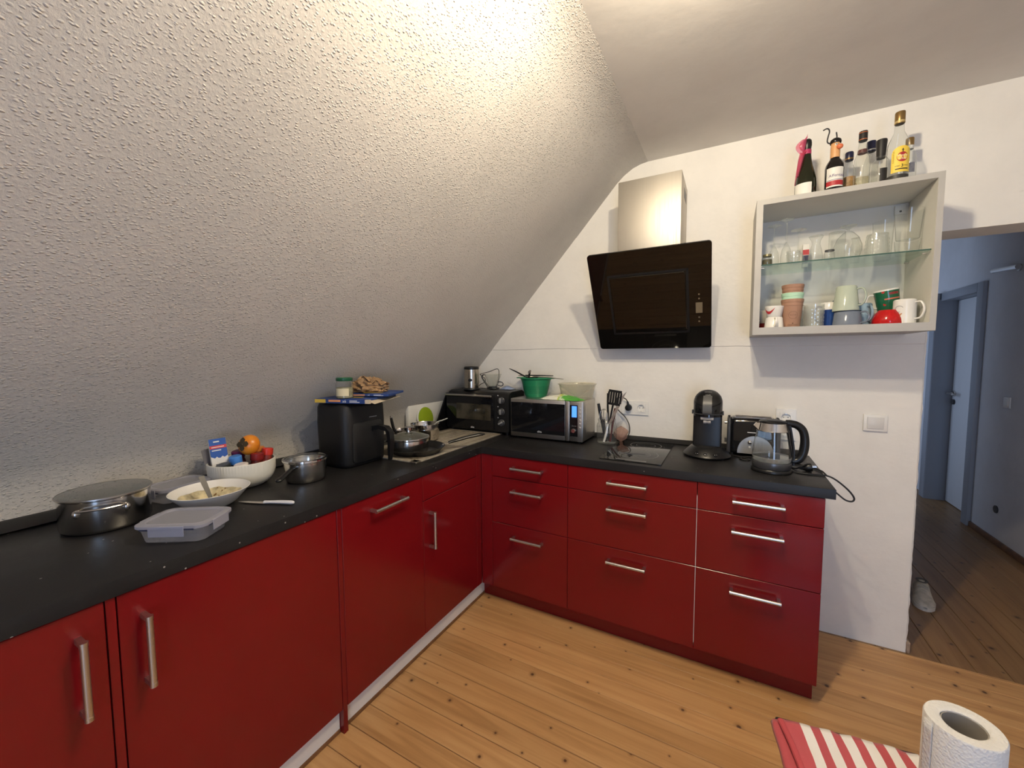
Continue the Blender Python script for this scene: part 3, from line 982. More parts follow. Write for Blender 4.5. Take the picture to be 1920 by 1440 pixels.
spice(-.030, .010, .012, 0.10, .3, .023, (.12, .03, .05, 1), 'spice jar with purple cap behind the blue capped one', (.12, .015, .07, 1), .098, .024)
spice(.012, -.020, .012, .12, .2, .022, (.05, .05, .10, 1), 'spice jar with bright blue cap in front of the persimmon', (.06, .22, .62, 1), .086, .026)
spice(.040, .030, .012, -.06, 0, .024, (.16, .02, .01, 1), 'spice jar with dark red cap below the persimmon', (.20, .012, .012, 1), .088, .024)
spice(.030, .068, .012, -.15, .1, .021, (.25, .03, .02, 1), 'spice jar with bright red cap at the right of the bowl', (.55, .035, .02, 1), .098, .024)
spice(-.020, .066, .012, -.1, .3, .023, (.40, .18, .04, 1), 'spice jar with orange lid behind the red capped ones', (.62, .22, .04, 1), .108, .016)
spice(.062, -.030, .012, .1, .3, .024, (.6, .5, .45, 1), 'small jar with pale printed lid at the front of the ribbed bowl', (.72, .66, .62, 1), .078, .010)
spice(.020, -.066, .012, .18, .3, .024, (.02, .02, .02, 1), 'small jar with dark lid beside the blue and white packet', (.02, .025, .022, 1), .080, .012)

t = thing('spice_packet', 'tall blue, red and white paper packet leaning in the ribbed bowl', 'packet', (-.489 - .012, -1.598 - .068, H + .030))
t.rotation_euler = (.05, -.20, math.radians(-16))
M_pb = mat('packet_blue', (.015, .085, .36, 1), .45)
M_pr = mat('packet_red', (.62, .05, .05, 1), .45)
M_pw = mat('packet_white', (.72, .70, .66, 1), .45)
pw, pd, ph = .027, .012, .165
MB().box(-pd, pd, -pw, pw, 0, ph, r=.0015, seg=1).build('carton', M_pw, t)
mb = MB()
mb.box(pd, pd + .0003, -pw, pw, .090, ph, mi=0)
zig = [(-pw, .098), (-pw * .55, .090), (-pw * .3, .096), (0, .086), (pw * .35, .096), (pw * .6, .090), (pw, .097)]
mb.add([(pd + .0006, y, z) for y, z in zig] + [(pd + .0006, y, .080) for y, z in zig[::-1]], [tuple(range(2 * len(zig)))], 2)
mb.box(pd + .0002, pd + .0007, -pw, pw, .127, .139, mi=1)
mb.box(pd + .0006, pd + .001, -pw * .8, pw * .7, .131, .134, mi=2)
mb.box(pd + .0006, pd + .001, -pw * .5, pw * .2, .151, .156, mi=2)
mb.box(pd + .0006, pd + .001, -pw * .8, pw * .3, .118, .122, mi=2)
for i in range(3):
    mb.box(pd + .0002, pd + .0008, -pw * .55, pw * .6, .062 - i * .012, .067 - i * .012, mi=3)
mb.build('print', [M_pb, M_pr, M_pw, M_dkgrey], t, smooth=False)

t = thing('foil_pouch', 'grey shiny pouch standing behind the blue packet in the bowl', 'pouch', (-.489 - .055, -1.598 - .065, H + .022))
mb = MB()
mb.grid(lambda u, v: (.010 * math.sin(PI * u) * (1 - v) + .004 * noise.noise((u * 5, v * 5, 1)) - .03 * v, -.038 + .076 * u, .13 * v), 10, 12)
mb.grid(lambda u, v: (-.010 * math.sin(PI * u) * (1 - v) + .004 * noise.noise((u * 5, v * 5, 1)) - .03 * v - .0006, -.038 + .076 * u, .13 * v), 10, 12)
mb.build('pouch_skin', mat('grey_foil', (.30, .29, .31, 1), .35, .4), t)
t.rotation_euler = (0, 0, .5)

t = thing('persimmon', 'ripe orange persimmon lying on top of the spice jars', 'fruit', (-.489 + .012, -1.598 + .022, H + .120))
mb = MB()
prof = []
for j in range(15):
    a = PI * j / 14
    prof.append((max(.0004, .041 * math.sin(a) * (1 + .05 * math.cos(a))), .034 - .034 * math.cos(a) - (.004 if j == 14 else 0)))
mb.lathe(prof, 28, mx=Matrix.Translation((0, 0, .036)) @ Matrix.Rotation(math.radians(74), 4, Vector((.96, .27, 0))) @ Matrix.Translation((0, 0, -.034)))
m, T, b = newmat('persimmon_skin')
tc = T.n('ShaderNodeTexCoord').outputs['Object']
nz = T.n('ShaderNodeTexNoise', ins={'Vector': tc, 'Scale': 30.0, 'Detail': 4.0})
sp = T.n('ShaderNodeTexNoise', ins={'Vector': tc, 'Scale': 55.0, 'Detail': 1.0})
c1 = T.ramp(nz.outputs[0], [(.3, (.60, .17, .010, 1)), (.7, (.72, .27, .02, 1))])
f = T.ramp(sp.outputs[0], [(.84, (0, 0, 0, 1)), (.88, (1, 1, 1, 1))])
mx_ = T.n('ShaderNodeMix', data_type='RGBA', ins={0: f, 6: c1, 7: (.03, .012, .004, 1)})
T.link(mx_.outputs[2], b.inputs['Base Color'])
b.inputs['Roughness'].default_value = .3
mb.build('fruit', m, t)
mb = MB()
R_ = Matrix.Translation((0, 0, .036)) @ Matrix.Rotation(math.radians(74), 4, Vector((.96, .27, 0))) @ Matrix.Translation((0, 0, -.034))
for k in range(4):
    a = PI / 2 * k + .4
    rings = []
    for s_, w in ((0, .004), (.010, .010), (.019, .011), (.027, .002)):
        zz = .0662 - s_ * s_ * 7 + (.0035 if s_ > .02 else .001)
        rings.append([(s_ * math.cos(a) - q * w * math.sin(a), s_ * math.sin(a) + q * w * math.cos(a), zz + e) for q, e in ((-1, 0), (1, 0), (1, .0012), (-1, .0012))])
    mb.loft(rings, mx=R_)
mb.lathe([(.006, .062), (.004, .071), (.001, .072)], 10, mx=R_)
mb.build('calyx', mat('dry_calyx', (.045, .032, .015, 1), .8), t)

# small saucepan with glass lid and black handle pointing to the camera
t = thing('saucepan', 'small steel saucepan with glass lid and black handle beside the air fryer', 'pan', (-.318, -1.442, H))
R, h = .080, .085
MB().lathe([(.001, 0), (.066, 0), (.072, .004), (.0765, .016), (R - .001, h * .55), (R, h - .004), (R + .004, h - .001), (R + .004, h + .001), (R - .001, h), (R - .003, h - .004), (.070, .010), (.001, .006)], 48).build('body', M_pot, t)
MB().lathe([(R + .001, h + .001), (R + .006, h + .003), (R + .006, h + .008), (R - .002, h + .010)], 48).build('lid_rim', M_chrome, t)
MB().lathe([(R - .001, h + .008), (R * .6, h + .016), (.014, h + .020), (.001, h + .020)], 48).build('lid', M_glass_dk, t)
ha = math.radians(-67)
hx, hy = math.cos(ha), math.sin(ha)
pts = [(R * hx, R * hy, .068), ((R + .014) * hx, (R + .014) * hy, .068), ((R + .04) * hx, (R + .04) * hy, .060), ((R + .065) * hx, (R + .065) * hy, .052), ((R + .088) * hx, (R + .088) * hy, .047), ((R + .098) * hx, (R + .098) * hy, .046)]
MB().tube(pts, .010, 12, rs=[.007, .009, .010, .011, .013, .005], flat=.6).build('handle', M_blk, t)

# ------------------------------------------------------------------ air fryer and what lies on it
t = thing('air_fryer', 'large black air fryer with a drawer handle on its right', 'air fryer', (-.389, -1.148, H))
mb = MB()
rings = []
for z, e in ((0.0, .012), (.006, .006), (.02, .003), (.20, 0), (.275, .002), (.292, .007), (.300, .018)):
    rings.append([(x, y, z) for x, y in rrect(-.108 + e, .112 - e, -.128 + e, .128 - e, .045, 8)])
mb.loft(rings)
mb.build('body', M_blk_matt, t, ang=60)
mb = MB()
rings = []
for x, e in ((.106, .0), (.1135, .0), (.1160, .004)):
    rings.append([(x, y, z) for y, z in rrect(-.088 + e, .088 - e, .018 + e, .205 - e, .02, 5)])
mb.loft(rings)
d = mb.build('drawer', M_blk_matt, t)
mb = MB()
for y in (.035,):
    rings = []
    for x, z, hz, wy in ((.110, .172, .016, .032), (.155, .181, .013, .030), (.200, .177, .015, .029), (.222, .160, .018, .028), (.228, .120, .013, .027), (.224, .060, .011, .024), (.218, .024, .006, .018)):
        nx, nz = (0, 1) if x < .21 else (1, 0)
        rings.append([(x - nx * hz, y - wy / 2 * 1, z - nz * hz), (x - nx * hz, y + wy / 2, z - nz * hz), (x + nx * hz * .4, y + wy / 2, z + nz * hz * .4), (x + nx * hz * .4, y - wy / 2, z + nz * hz * .4)])
    mb.loft(rings)
mb.build('handle', M_blk, d, ang=60)
MB().box(.1122, .1135, .01, .055, .222, .226).build('trim_line', M_grey, t, smooth=False)

M_box_blue = mat('printed_blue_card', (.025, .065, .25, 1), .45, var=(14, .35))
M_card = mat('raw_cardboard', (.55, .47, .36, 1), .8)
M_yel = mat('printed_yellow', (.60, .42, .06, 1), .5)
M_print_or = mat('printed_orange', (.70, .30, .13, 1), .5)
M_print_w = mat('printed_white', (.72, .72, .72, 1), .5)


def pizza_box(label, loc, rz, lx, ly, lz, num, flap):
    t = thing('pizza_box', label, 'box', loc, rz)
    t.rotation_euler = (0, 0, rz)
    mb = MB()
    mb.grid(lambda u, v: (lx * (u - .5), ly * (v - .5), lz + .003 * noise.noise((u * 3, v * 3, lz * 50)) - .0), 8, 8)
    mb.grid(lambda u, v: (lx * (u - .5), ly * (v - .5), .0005), 2, 2)
    for y in (-ly / 2, ly / 2):
        mb.grid(lambda u, v: (lx * (u - .5), y, .0005 + (lz + .003 * noise.noise((u * 3, 0 if y < 0 else 3, lz * 50)) - .0005) * v), 8, 1)
    for x in (-lx / 2, lx / 2):
        mb.grid(lambda u, v: (x, ly * (u - .5), .0005 + (lz + .003 * noise.noise((0 if x < 0 else 3, u * 3, lz * 50)) - .0005) * v), 8, 1)
    mb.build('carton', M_box_blue, t)
    mb = MB()
    e = -ly / 2 - .0006
    mb.box(-lx / 2, -lx / 2 + .055, e, e + .0004, .002, lz - .002, mi=0)
    mb.box(-lx * .22, lx * .02, e, e + .0004, lz * .35, lz * .8, mi=1)
    text_mb(mb, 'x' + num, lz * .95, front_plane(lx * .10, e - .0004, lz * .5), mi=2)
    for i in range(2):
        mb.box(lx * .2, lx * (.40 - .05 * i), e, e + .0004, lz * (.25 + .3 * i), lz * (.40 + .3 * i), mi=2)
    # print on the lid: a white stripe block and a yellow band
    for i in range(3):
        mb.box(-lx * .36 + i * .016, -lx * .36 + i * .016 + .009, -ly * .15, ly * .12, lz + .0022, lz + .0026, mi=2)
    mb.box(-lx * .1, lx * .3, -ly * .3, -ly * .22, lz + .0022, lz + .0026, mi=0)
    mb.build('print', [M_yel, M_print_or, M_print_w], t, smooth=False)
    if flap:
        MB().box(lx / 2 + .0005, lx / 2 + .0225, -ly / 2, -ly / 2 + .015, .001, lz * .9).grid(lambda u, v: (lx / 2 + .001 + .036 * u, -ly / 2 + .02 + (ly - .04) * v, lz * .5 - .012 * u * (1 - v)), 3, 3).build('open_flap', M_card, t)
    return t


FR = math.radians(17)
pizza_box('flat blue pizza carton with x6 on its edge, lowest on the air fryer', (-.355, -1.135, H + .3005), FR, .250, .285, .020, '6', True)
pizza_box('thin blue carton with x2 on its edge, lying on the lower carton', (-.322, -1.068, H + .325), math.radians(25), .232, .215, .010, '2', False)

t = thing('pickle_jar', 'glass jar with green lid standing on the blue cartons', 'jar', (-.318, -1.238, H + .3215))
MB().lathe([(.001, 0), (.034, 0), (.0375, .004), (.0375, .066), (.033, .076), (.033, .082)], 32).build('glass', M_glass_dk, t)
MB().lathe([(.001, .002), (.034, .003), (.036, .012), (.036, .050), (.001, .050)], 24).build('contents', mat('cloudy_brine', (.34, .30, .16, 1), .4, var=(70, .5)), t)
MB().lathe([(.0352, .079), (.0362, .081), (.0362, .092), (.0335, .0945), (.001, .0945)], 36).build('lid', mat('green_metal_lid', (.010, .085, .04, 1), .3), t)
MB().lathe([(.0379, .012), (.0379, .046)], 20, a0=-1.9, a1=-.2).build('paper_label', mat('cream_label', (.62, .56, .38, 1), .6), t)

# crumpled paper bag
t = thing('paper_bag', 'crumpled open brown paper bag lying on the blue cartons', 'bag', (-.338, -1.070, H + .3385), math.radians(35))


M_kraft = mat('kraft_paper', (.36, .22, .11, 1), .75, var=(25, .25), bump=(60, .4, .003))


def crumple(k, ax, ay, az, zc, sharp):
    def fn(u, v):
        a, e = 2 * PI * u, PI * (v - .5)
        d = Vector((math.cos(a) * math.cos(e), math.sin(a) * math.cos(e), math.sin(e)))
        q = 0
        for f, w in ((1.7, .55), (3.6, .40), (7.0, .16)):
            q += w * (1 - 2.2 * abs(noise.noise(d * f + Vector((k, k * .7, 0)))))
        r = .62 + sharp * q
        z = zc + d.z * az * r
        return (d.x * ax * r, d.y * ay * r, max(.0012, z))
    return fn


mb = MB()
mb.grid(crumple(3.1, .088, .066, .046, .020, .55), 56, 26)
mb.build('crumpled_paper', M_kraft, t, ang=14)
mb = MB()
mb.grid(lambda u, v: (-.058 + .060 * u + .010 * math.sin(7 * v), -.010 + .045 * (v - .5) + .012 * math.sin(5 * u), .040 + .038 * math.sin(PI * (.15 + .75 * u)) * (1 - .5 * v) + .006 * noise.noise((u * 6, v * 6, 2))), 12, 6)
mb.grid(lambda u, v: (.010 + .075 * u, -.02 + .05 * (v - .5) + .010 * math.sin(6 * u), .030 + .030 * abs(math.sin(4.2 * u + 2 * v)) * (1 - .4 * u) + .005 * noise.noise((u * 7, v * 6, 8))), 14, 6)
mb.build('folded_rim', M_kraft, t, ang=20, solid=.0012)

# ------------------------------------------------------------------ pans in and on the sink
ZS = H + .0093
t = thing('frying_pan', 'black frying pan lying across the sink with its handle to the corner', 'pan', (-.205, -.895, ZS))
R = .147
MB().lathe([(.001, 0), (.108, 0), (.118, .003), (R - .006, .030), (R, .034), (R - .003, .035), (.112, .007), (.001, .005)], 56).build('body', mat('black_nonstick', (.008, .008, .008, 1), .3), t)
ha = math.radians(48)
hx, hy = math.cos(ha), math.sin(ha)
MB().tube([((R - .012) * hx, (R - .012) * hy, .030), ((R + .03) * hx, (R + .03) * hy, .037)], .007, 8, rs=[.009, .007], flat=.5).build('bracket', M_steel, t)
pts = [((R + k) * hx + e, (R + k) * hy, z) for k, z, e in ((.020, .039, 0), (.07, .050, .0), (.13, .062, .0), (.19, .070, .0), (.212, .071, .0))]
MB().tube(pts, .012, 12, rs=[.010, .012, .0125, .013, .009], flat=.7).build('handle', M_blk, t)
e = Vector(pts[-1])
MB().tube([e - Vector((.003, .004, 0)), e + Vector((.004, .010, 0))], .009, 8, rs=[.0095, .007], flat=.6).build('end_cap', M_chrome, t)

t = thing('lidded_pan', 'steel pan with glass lid and steel knob standing in the frying pan', 'pan', (-.243, -.912, ZS + .0056))
R, h = .102, .070
MB().lathe([(.001, 0), (.094, 0), (.099, .004), (R, .02), (R, h - .003), (R + .004, h), (R, h), (R - .003, h - .004), (.097, .010), (.001, .006)], 56).build('body', M_pot, t)
MB().lathe([(R + .001, h + .001), (R + .005, h + .003), (R + .005, h + .007), (R - .004, h + .009)], 56).build('lid_rim', M_chrome, t)
MB().lathe([(R - .003, h + .008), (R * .75, h + .019), (R * .4, h + .029), (.016, h + .0325), (.001, h + .0325)], 56).build('lid', M_lidglass, t)
MB().lathe([(.013, h + .032), (.013, h + .042), (.023, h + .044), (.024, h + .057), (.018, h + .061), (.001, h + .061)], 24).build('knob', M_chrome, t)
MB().tube([(-.085, -.055, .055), (-.092, -.066, .057), (-.098, -.080, .058)], .010, 10, rs=[.008, .010, .008], flat=.6).build('handle', M_blk, t)

t = thing('tall_pot', 'open steel pot behind the lidded pan on the sink', 'pot', (-.392, -.612, ZS))
R, h = .0845, .098
MB().lathe(closed_pan(R, h), 48).build('body', M_pot, t)
MB().lathe([(R + .0008, h - .032), (R + .0035, h - .030), (R + .0008, h - .028)], 48).build('band', M_chrome, t)
MB().lathe([(.001, .04), (R - .003, .040)], 40).build('contents', mat('brown_residue', (.16, .09, .045, 1), .5, var=(30, .5)), t)
t = thing('ladle', 'pale plastic ladle handle leaning out of the open steel pot', 'ladle', (-.392, -.612, ZS))
MB().tube([(.01, .03, .055), (.045, .060, .098), (.065, .085, .108), (.085, .112, .118)], .006, 10, rs=[.005, .006, .0065, .0045], flat=.6).build('handle', mat('pale_plastic', (.45, .46, .42, 1), .45), t)
MB().sphere((.005, .022, .050), .018, 14, 8, sz=.4).build('scoop', M_white_pl, t)
t = thing('milk_pan', 'small steel pan with an upright black handle against the splash panel', 'pan', (-.470, -.738, ZS))
R, h = .040, .075
MB().lathe(closed_pan(R, h), 36).build('body', M_pot, t)
MB().tube([(.0, -.036, .062), (-.008, -.044, .085), (-.018, -.046, .12), (-.025, -.046, .150)], .012, 12, rs=[.010, .0125, .0125, .010], flat=.7).build('handle', M_blk, t)
MB().tube([(-.024, -.046, .146), (-.027, -.046, .158)], .011, 10, rs=[.0118, .0095], flat=.75).build('end_cap', M_chrome, t)

# disc and tray leaning at the wall behind the sink
t = thing('cutting_disc', 'lime green round board with white rim leaning on the splash panel', 'board', (-.578, -.372, H + .0095))
mx = Matrix.Rotation(math.radians(-9), 4, 'Y') @ Matrix.Translation((0, 0, .0835)) @ Matrix.Rotation(PI / 2, 4, 'Y')
MB().lathe([(.001, -.003), (.080, -.003), (.083, 0), (.080, .003), (.001, .003)], 56, mx=mx).build('rim', M_white_pl, t)
MB().lathe([(.001, .0034), (.074, .0034), (.075, .0031)], 56, mx=mx).build('face', mat('lime_green', (.30, .42, .02, 1), .4), t)
t = thing('baking_tray', 'black baking tray leaning behind the mini oven', 'tray', (-.520, -.150, H + .0095))
mx = Matrix.Rotation(math.radians(1.5), 4, 'Z')
yz = [(-.235, 0), (-.085, .247), (.125, .247), (.125, 0)]
mb = MB()
mb.add([(x, y, z) for x in (-.004, .0) for y, z in yz], [(3, 2, 1, 0), (4, 5, 6, 7)] + [(k, (k + 1) % 4, 4 + (k + 1) % 4, 4 + k) for k in range(4)], mx=mx)
for k in range(4):
    (ya, za), (yb, zb) = yz[k], yz[(k + 1) % 4]
    mb.tube([mx @ Vector((.003, ya, za + (.004 if za == 0 else -.004))), mx @ Vector((.003, yb, zb + (.004 if zb == 0 else -.004)))], .005, 8)
mb.build('pan', M_blk_gloss, t)

# ------------------------------------------------------------------ mini oven and microwave
OV = (-.245, -.145, H)
t = thing('mini_oven', 'black mini oven with glass door and three knobs in the corner', 'oven', OV)
x0, x1, y0, y1 = -.247, .242, -.118, .106
mb = MB()
rings = []
pr_ = [(y0, .022), (y0, .235), (y0 + .006, .256), (y0 + .022, .272), (y0 + .05, .281), (y1 - .03, .284), (y1, .270), (y1, .022)]
for x, e in ((x0, .006), (x0 + .004, .001), (x0 + .01, 0), (x1 - .01, 0), (x1 - .004, .001), (x1, .006)):
    cy_, cz_ = 0, .15
    rings.append([(x, y + (e if y < cy_ else -e), z + (e if z < cz_ else -e)) for y, z in pr_])
mb.loft(rings)
mb.build('housing', M_blk, t, ang=35)
d = MB().box(x0 + .004, .137, y0 - .012, y0 - .0005, .030, .262, r=.004).build('door', M_blk_gloss, t)
MB().box(-.158, .115, y0 - .0128, y0 - .0118, .092, .197).build('window', mat('dim_oven_glass', (.05, .043, .030, 1), .06, spec=.8, var=(14, .6)), d, smooth=False)
mb = MB().cyl((-.239, y0 - .026, .2525), (.128, y0 - .026, .2525), .0062, 14)
for x in (-.228, .117):
    mb.box(x - .005, x + .005, y0 - .026, y0 - .011, .248, .257)
mb.build('handle', M_handle, d)
for z, a in ((.227, 0.0), (.155, -.05), (.083, 1.1)):
    k = MB().lathe([(.0225, 0), (.0225, .003), (.019, .006), (.0185, .016), (.016, .018), (.001, .018)], 28, mx=Matrix.Translation((.190, y0 - .0003, z)) @ Matrix.Rotation(PI / 2, 4, 'X')).build('knob', M_dkgrey, t)
    MB().box(-.0055, .0055, -.0165, .0165, 0, .007, r=.002, mx=Matrix.Translation((.190, y0 - .018, z)) @ Matrix.Rotation(a, 4, 'Y') @ Matrix.Rotation(PI / 2, 4, 'X')).build('grip', M_silver, k)
mb = MB()
text_mb(mb, 'silva', .017, front_plane(-.028, y0 - .0128, .040), bold=.01).build('logo', M_print_w, t, smooth=False)
mb = MB()
for z in (.258, .186, .115):
    MB().box(.160, .166, y0 - .0006, y0 - .0002, z - .003, z + .003).build('mark', M_print_w, t, smooth=False)
for x in (-.22, .215):
    for y in (-.09, .08):
        MB().lathe([(.001, 0), (.013, 0), (.015, .02), (.015, .0225)], 14, (x, y, .0003)).build('foot', M_blk, t)

t = thing('microwave', 'steel microwave with black door and lit blue display', 'microwave', (.258, -.140, H))
x0, x1, y0, y1 = -.236, .233, -.128, .101
M_mw = steel('microwave_steel', (.55, .53, .50), .34, 2, 30)
MB().box(x0, x1, y0, y1, .012, .248, r=.004).box(x1, x1 + .0012, y0 + .05, y1 - .03, .04, .222, r=.0005, seg=1).build('housing', M_mw, t)
d = MB().box(x0, .1255, y0 - .014, y0 - .0006, .012, .2475, r=.003).build('door', M_mw, t)
MB().box(x0 + .003, .1245, y0 - .0146, y0 - .0138, .040, .226).build('glass', M_blk_gloss, d, smooth=False)
MB().box(.1275, .1545, y0 - .017, y0 - .0006, .012, .2475, r=.004).build('grip_post', M_mw, t)
p = MB().box(.1565, x1, y0 - .013, y0 - .0006, .012, .2475, r=.003).build('control_panel', M_mw, t)
MB().box(.1575, .2035, y0 - .0137, y0 - .0128, .042, .226).build('panel_glass', M_blk_gloss, p, smooth=False)
MB().box(.1675, .1975, y0 - .0146, y0 - .0138, .155, .220).build('display', mat('lit_blue_display', (.075, .27, .95, 1), .3, emit=1.1), p, smooth=False)
MB().lathe([(.0135, 0), (.0135, .012), (.011, .015), (.001, .015)], 28, mx=Matrix.Translation((.181, y0 - .0138, .077)) @ Matrix.Rotation(PI / 2, 4, 'X')).build('dial', M_chrome, p)
for i in range(6):
    MB().box(-.0055, .0055, -.0022, .0022, 0, .0018, r=.0008, seg=1, mx=Matrix.Translation((.2185, y0 - .0128, .210 - i * .0225)) @ Matrix.Rotation(.5, 4, 'Y') @ Matrix.Rotation(PI / 2, 4, 'X')).build('button', M_white_pl, p)
mb = MB()
text_mb(mb, 'silva', .017, front_plane(-.038, y0 - .0149, .052), bold=.01).build('logo', M_print_w, t, smooth=False)
for i in range(4):
    MB().box(.170 + i * .007, .1735 + i * .007, y0 - .0141, y0 - .0136, .103, .1045).build('mark', M_print_w, t, smooth=False)
for x in (-.21, .20):
    for y in (-.10, .08):
        MB().cyl((x, y, .0003), (x, y, .0125), .012, 12).build('foot', M_blk, t)

# things on the mini oven
ZO = H + .2845
t = thing('coffee_grinder', 'steel electric coffee grinder with black cap on the mini oven', 'grinder', (-.333, -.192, ZO - .002))
R = .050
MB().lathe([(.001, 0), (R + .004, 0), (R + .005, .004), (R + .002, .012), (R, .014)], 36).build('base', M_blk, t)
MB().lathe([(R - .001, .013), (R - .0005, .013), (R, .016), (R, .139), (R - .001, .140)], 40).build('body', steel('grinder_steel', (.55, .50, .42), .22, 2, 20), t)
MB().lathe([(R, .140), (R + .001, .143), (R, .154), (R - .006, .158), (.001, .160)], 36).build('cap', M_blk, t)
a = math.radians(-66)
ca, sa = math.cos(a), math.sin(a)
MB().lathe([(.010, 0), (.010, .003), (.007, .0045), (.001, .0045)], 18, sx=1.35, mx=Matrix.Translation((R * ca, R * sa, .068)) @ Vector((ca, sa, 0)).to_track_quat('Z', 'Y').to_matrix().to_4x4()).build('button', M_blk, t)

t = thing('glass_dripper', 'ribbed glass coffee dripper on a black base on the mini oven', 'coffee dripper', (-.215, -.105, ZO))
mb = MB()
n = 48
vs, fs = [], []
profd = [(.024, .016), (.028, .030), (.040, .060), (.052, .088), (.060, .100), (.061, .103)]
for j, (r, z) in enumerate(profd):
    for i in range(n):
        a = 2 * PI * i / n
        q = r + (.0026 if i % 4 < 2 else -.0014) * (1 if 0 < j < 4 else 0)
        vs.append((q * math.cos(a + j * .12), q * math.sin(a + j * .12), z))
for j in range(len(profd) - 1):
    for i in range(n):
        fs.append((j * n + i, j * n + (i + 1) % n, (j + 1) * n + (i + 1) % n, (j + 1) * n + i))
mb.add(vs, fs)
mb.build('cone', thin_glass('ribbed_glass', (.92, .93, .9), (.18, .2, .18), frost=.20, frostcol=(.85, .86, .82, 1), refl=2.2), t, ang=25)
MB().lathe([(.001, .003), (.046, .003), (.047, .006), (.046, .009), (.030, .010), (.029, .018), (.025, .018)], 36).lathe([(.020, 0), (.022, .003)], 20).build('base_ring', M_blk, t)
MB().tube([(-.028, -.012, .012), (-.050, -.020, .045), (-.066, -.028, .072), (-.070, -.030, .088), (-.060, -.026, .098), (-.046, -.02, .096)], .006, 8, rs=[.007, .006, .005, .0045, .004, .003]).build('handle', M_blk, t)

t = thing('cable_bundle', 'loose black cable looping above the mini oven behind the dripper', 'cable', (-.300, -.110, ZO))
MB().tube([(-.10, .0, .004), (-.05, .012, .006), (-.030, .02, .026), (.004, .03, .046), (.006, .03, .068), (-.014, .03, .082), (-.036, .03, .098), (-.02, .03, .103), (.04, .03, .118), (.10, .03, .138), (.118, .03, .128), (.125, .02, .095), (.128, .0, .04), (.10, -.01, .004)], .0024, 8).build('cable', M_cable, t)
MB().tube([(-.072, -.030, .004), (-.02, -.034, .005), (.02, -.03, .005), (.045, -.022, .004)], .0032, 8).build('loose_end', M_cable, t)
MB().box(-.034, -.004, -.060, -.048, .0003, .011, r=.003, mx=Matrix.Rotation(.5, 4, 'Z')).build('plug', M_blk, t)

t = thing('plastic_packet', 'crumpled blue and white packet on the mini oven behind the dripper', 'packet', (-.110, -.085, ZO))
mb = MB()
mb.grid(lambda u, v: (.105 * (u - .5), .08 * (v - .5), .002 + .022 * math.sin(PI * u) * math.sin(PI * v) + .005 * noise.noise((u * 5, v * 5, 3)) * math.sin(PI * u)), 12, 10)
mb.lathe([(.001, .0006), (.045, .0006)], 20)
mb.build('film', mat('blue_white_film', (.30, .38, .60, 1), .3, var=(18, .7)), t)
t = thing('wire_strainer', 'small tea strainer with dark wire handle right of the dripper', 'strainer', (-.135, -.150, ZO))
MB().tube([(-.016, 0, .052), (.006, 0, .054), (.024, 0, .048), (.026, 0, .034), (.012, 0, .026), (-.014, 0, .030)], .0028, 8).build('handle', mat('dark_navy_wire', (.02, .022, .04, 1), .35), t)
MB().lathe([(.001, 0.0004), (.012, .001), (.018, .012), (.019, .05), (.0195, .052)], 20, (-.035, 0, 0)).build('cup', M_glass, t)

# things on the microwave
ZM = H + .2485
t = thing('colander', 'green plastic colander full of utensils on the microwave', 'colander', (.120, -.118, ZM))
M_green = mat('green_plastic', (.012, .205, .088, 1), .38)
R, h = .106, .122
MB().lathe([(.001, .004), (.058, .004), (.0605, 0), (.066, 0), (.068, .006), (.074, .018), (R - .012, h - .018), (R - .004, h - .004), (R + .002, h), (R + .004, h - .003), (R + .004, h), (R + .0015, h + .002), (R - .006, h - .002), (.066, .012), (.001, .008)], 56).build('bowl', M_green, t)
mb = MB()
for j in range(6):
    for i in range(84):
        a = 2 * PI * i / 84
        z = .026 + j * .0082
        r = .074 + (z - .018) * (R - .086) / (h - .036) + .0006
        v = []
        for da, dz in ((-.0014, -.0016), (.0014, -.0016), (.0014, .0016), (-.0014, .0016)):
            aa = a + da / r
            v.append(((r + dz * .2) * math.cos(aa), (r + dz * .2) * math.sin(aa), z + dz))
        mb.add(v, [(0, 1, 2, 3)])
o = mb.build('holes', mat('dark_holes', (.004, .05, .022, 1), .8), t, smooth=False)
o['kind'] = 'stuff'
for s_ in (-1, 1):
    mb = MB()
    mb.tube([(s_ * (R - .002), -.035, h - .002), (s_ * (R + .018), -.028, h - .002), (s_ * (R + .024), 0, h - .002), (s_ * (R + .018), .028, h - .002), (s_ * (R - .002), .035, h - .002)], .0045, 8, flat=.6)
    mb.build('grip', M_green, t)
UT = (.120, -.118, ZM + .1235)
mb = MB().tube([(-.095, .045, .010), (.0, .022, .012), (.062, .008, .013)], .007, 8, rs=[.010, .008, .007], flat=.5)
mb.tube([(.062, .013, .013), (.105, .006, .013), (.120, -.002, .013), (.105, -.008, .013), (.062, .002, .013)], .0028, 8)
t = thing('turner', 'dark grey turner with looped handle end lying across the colander', 'kitchen tool', UT)
mb.build('handle', M_dkgrey, t)
MB().box(-.150, -.088, .035, .075, .006, .009, r=.0015, seg=1).build('blade', M_dkgrey, t)
t = thing('cooking_spoon', 'black plastic spoon pointing up left out of the colander', 'kitchen tool', UT)
MB().tube([(-.012, -.052, -.004), (-.070, -.040, .012), (-.110, -.030, .028), (-.150, -.026, .044), (-.185, -.020, .056)], .006, 10, rs=[.010, .0085, .0075, .006, .003], flat=.6).build('handle', M_blk, t)
t = thing('can_opener', 'black handled can opener standing upright in the colander', 'kitchen tool', UT)
MB().tube([(-.006, -.085, -.010), (-.008, -.088, .008), (-.002, -.090, .030), (.004, -.092, .048)], .010, 10, rs=[.013, .009, .010, .009], flat=.6).build('handle', M_blk, t)
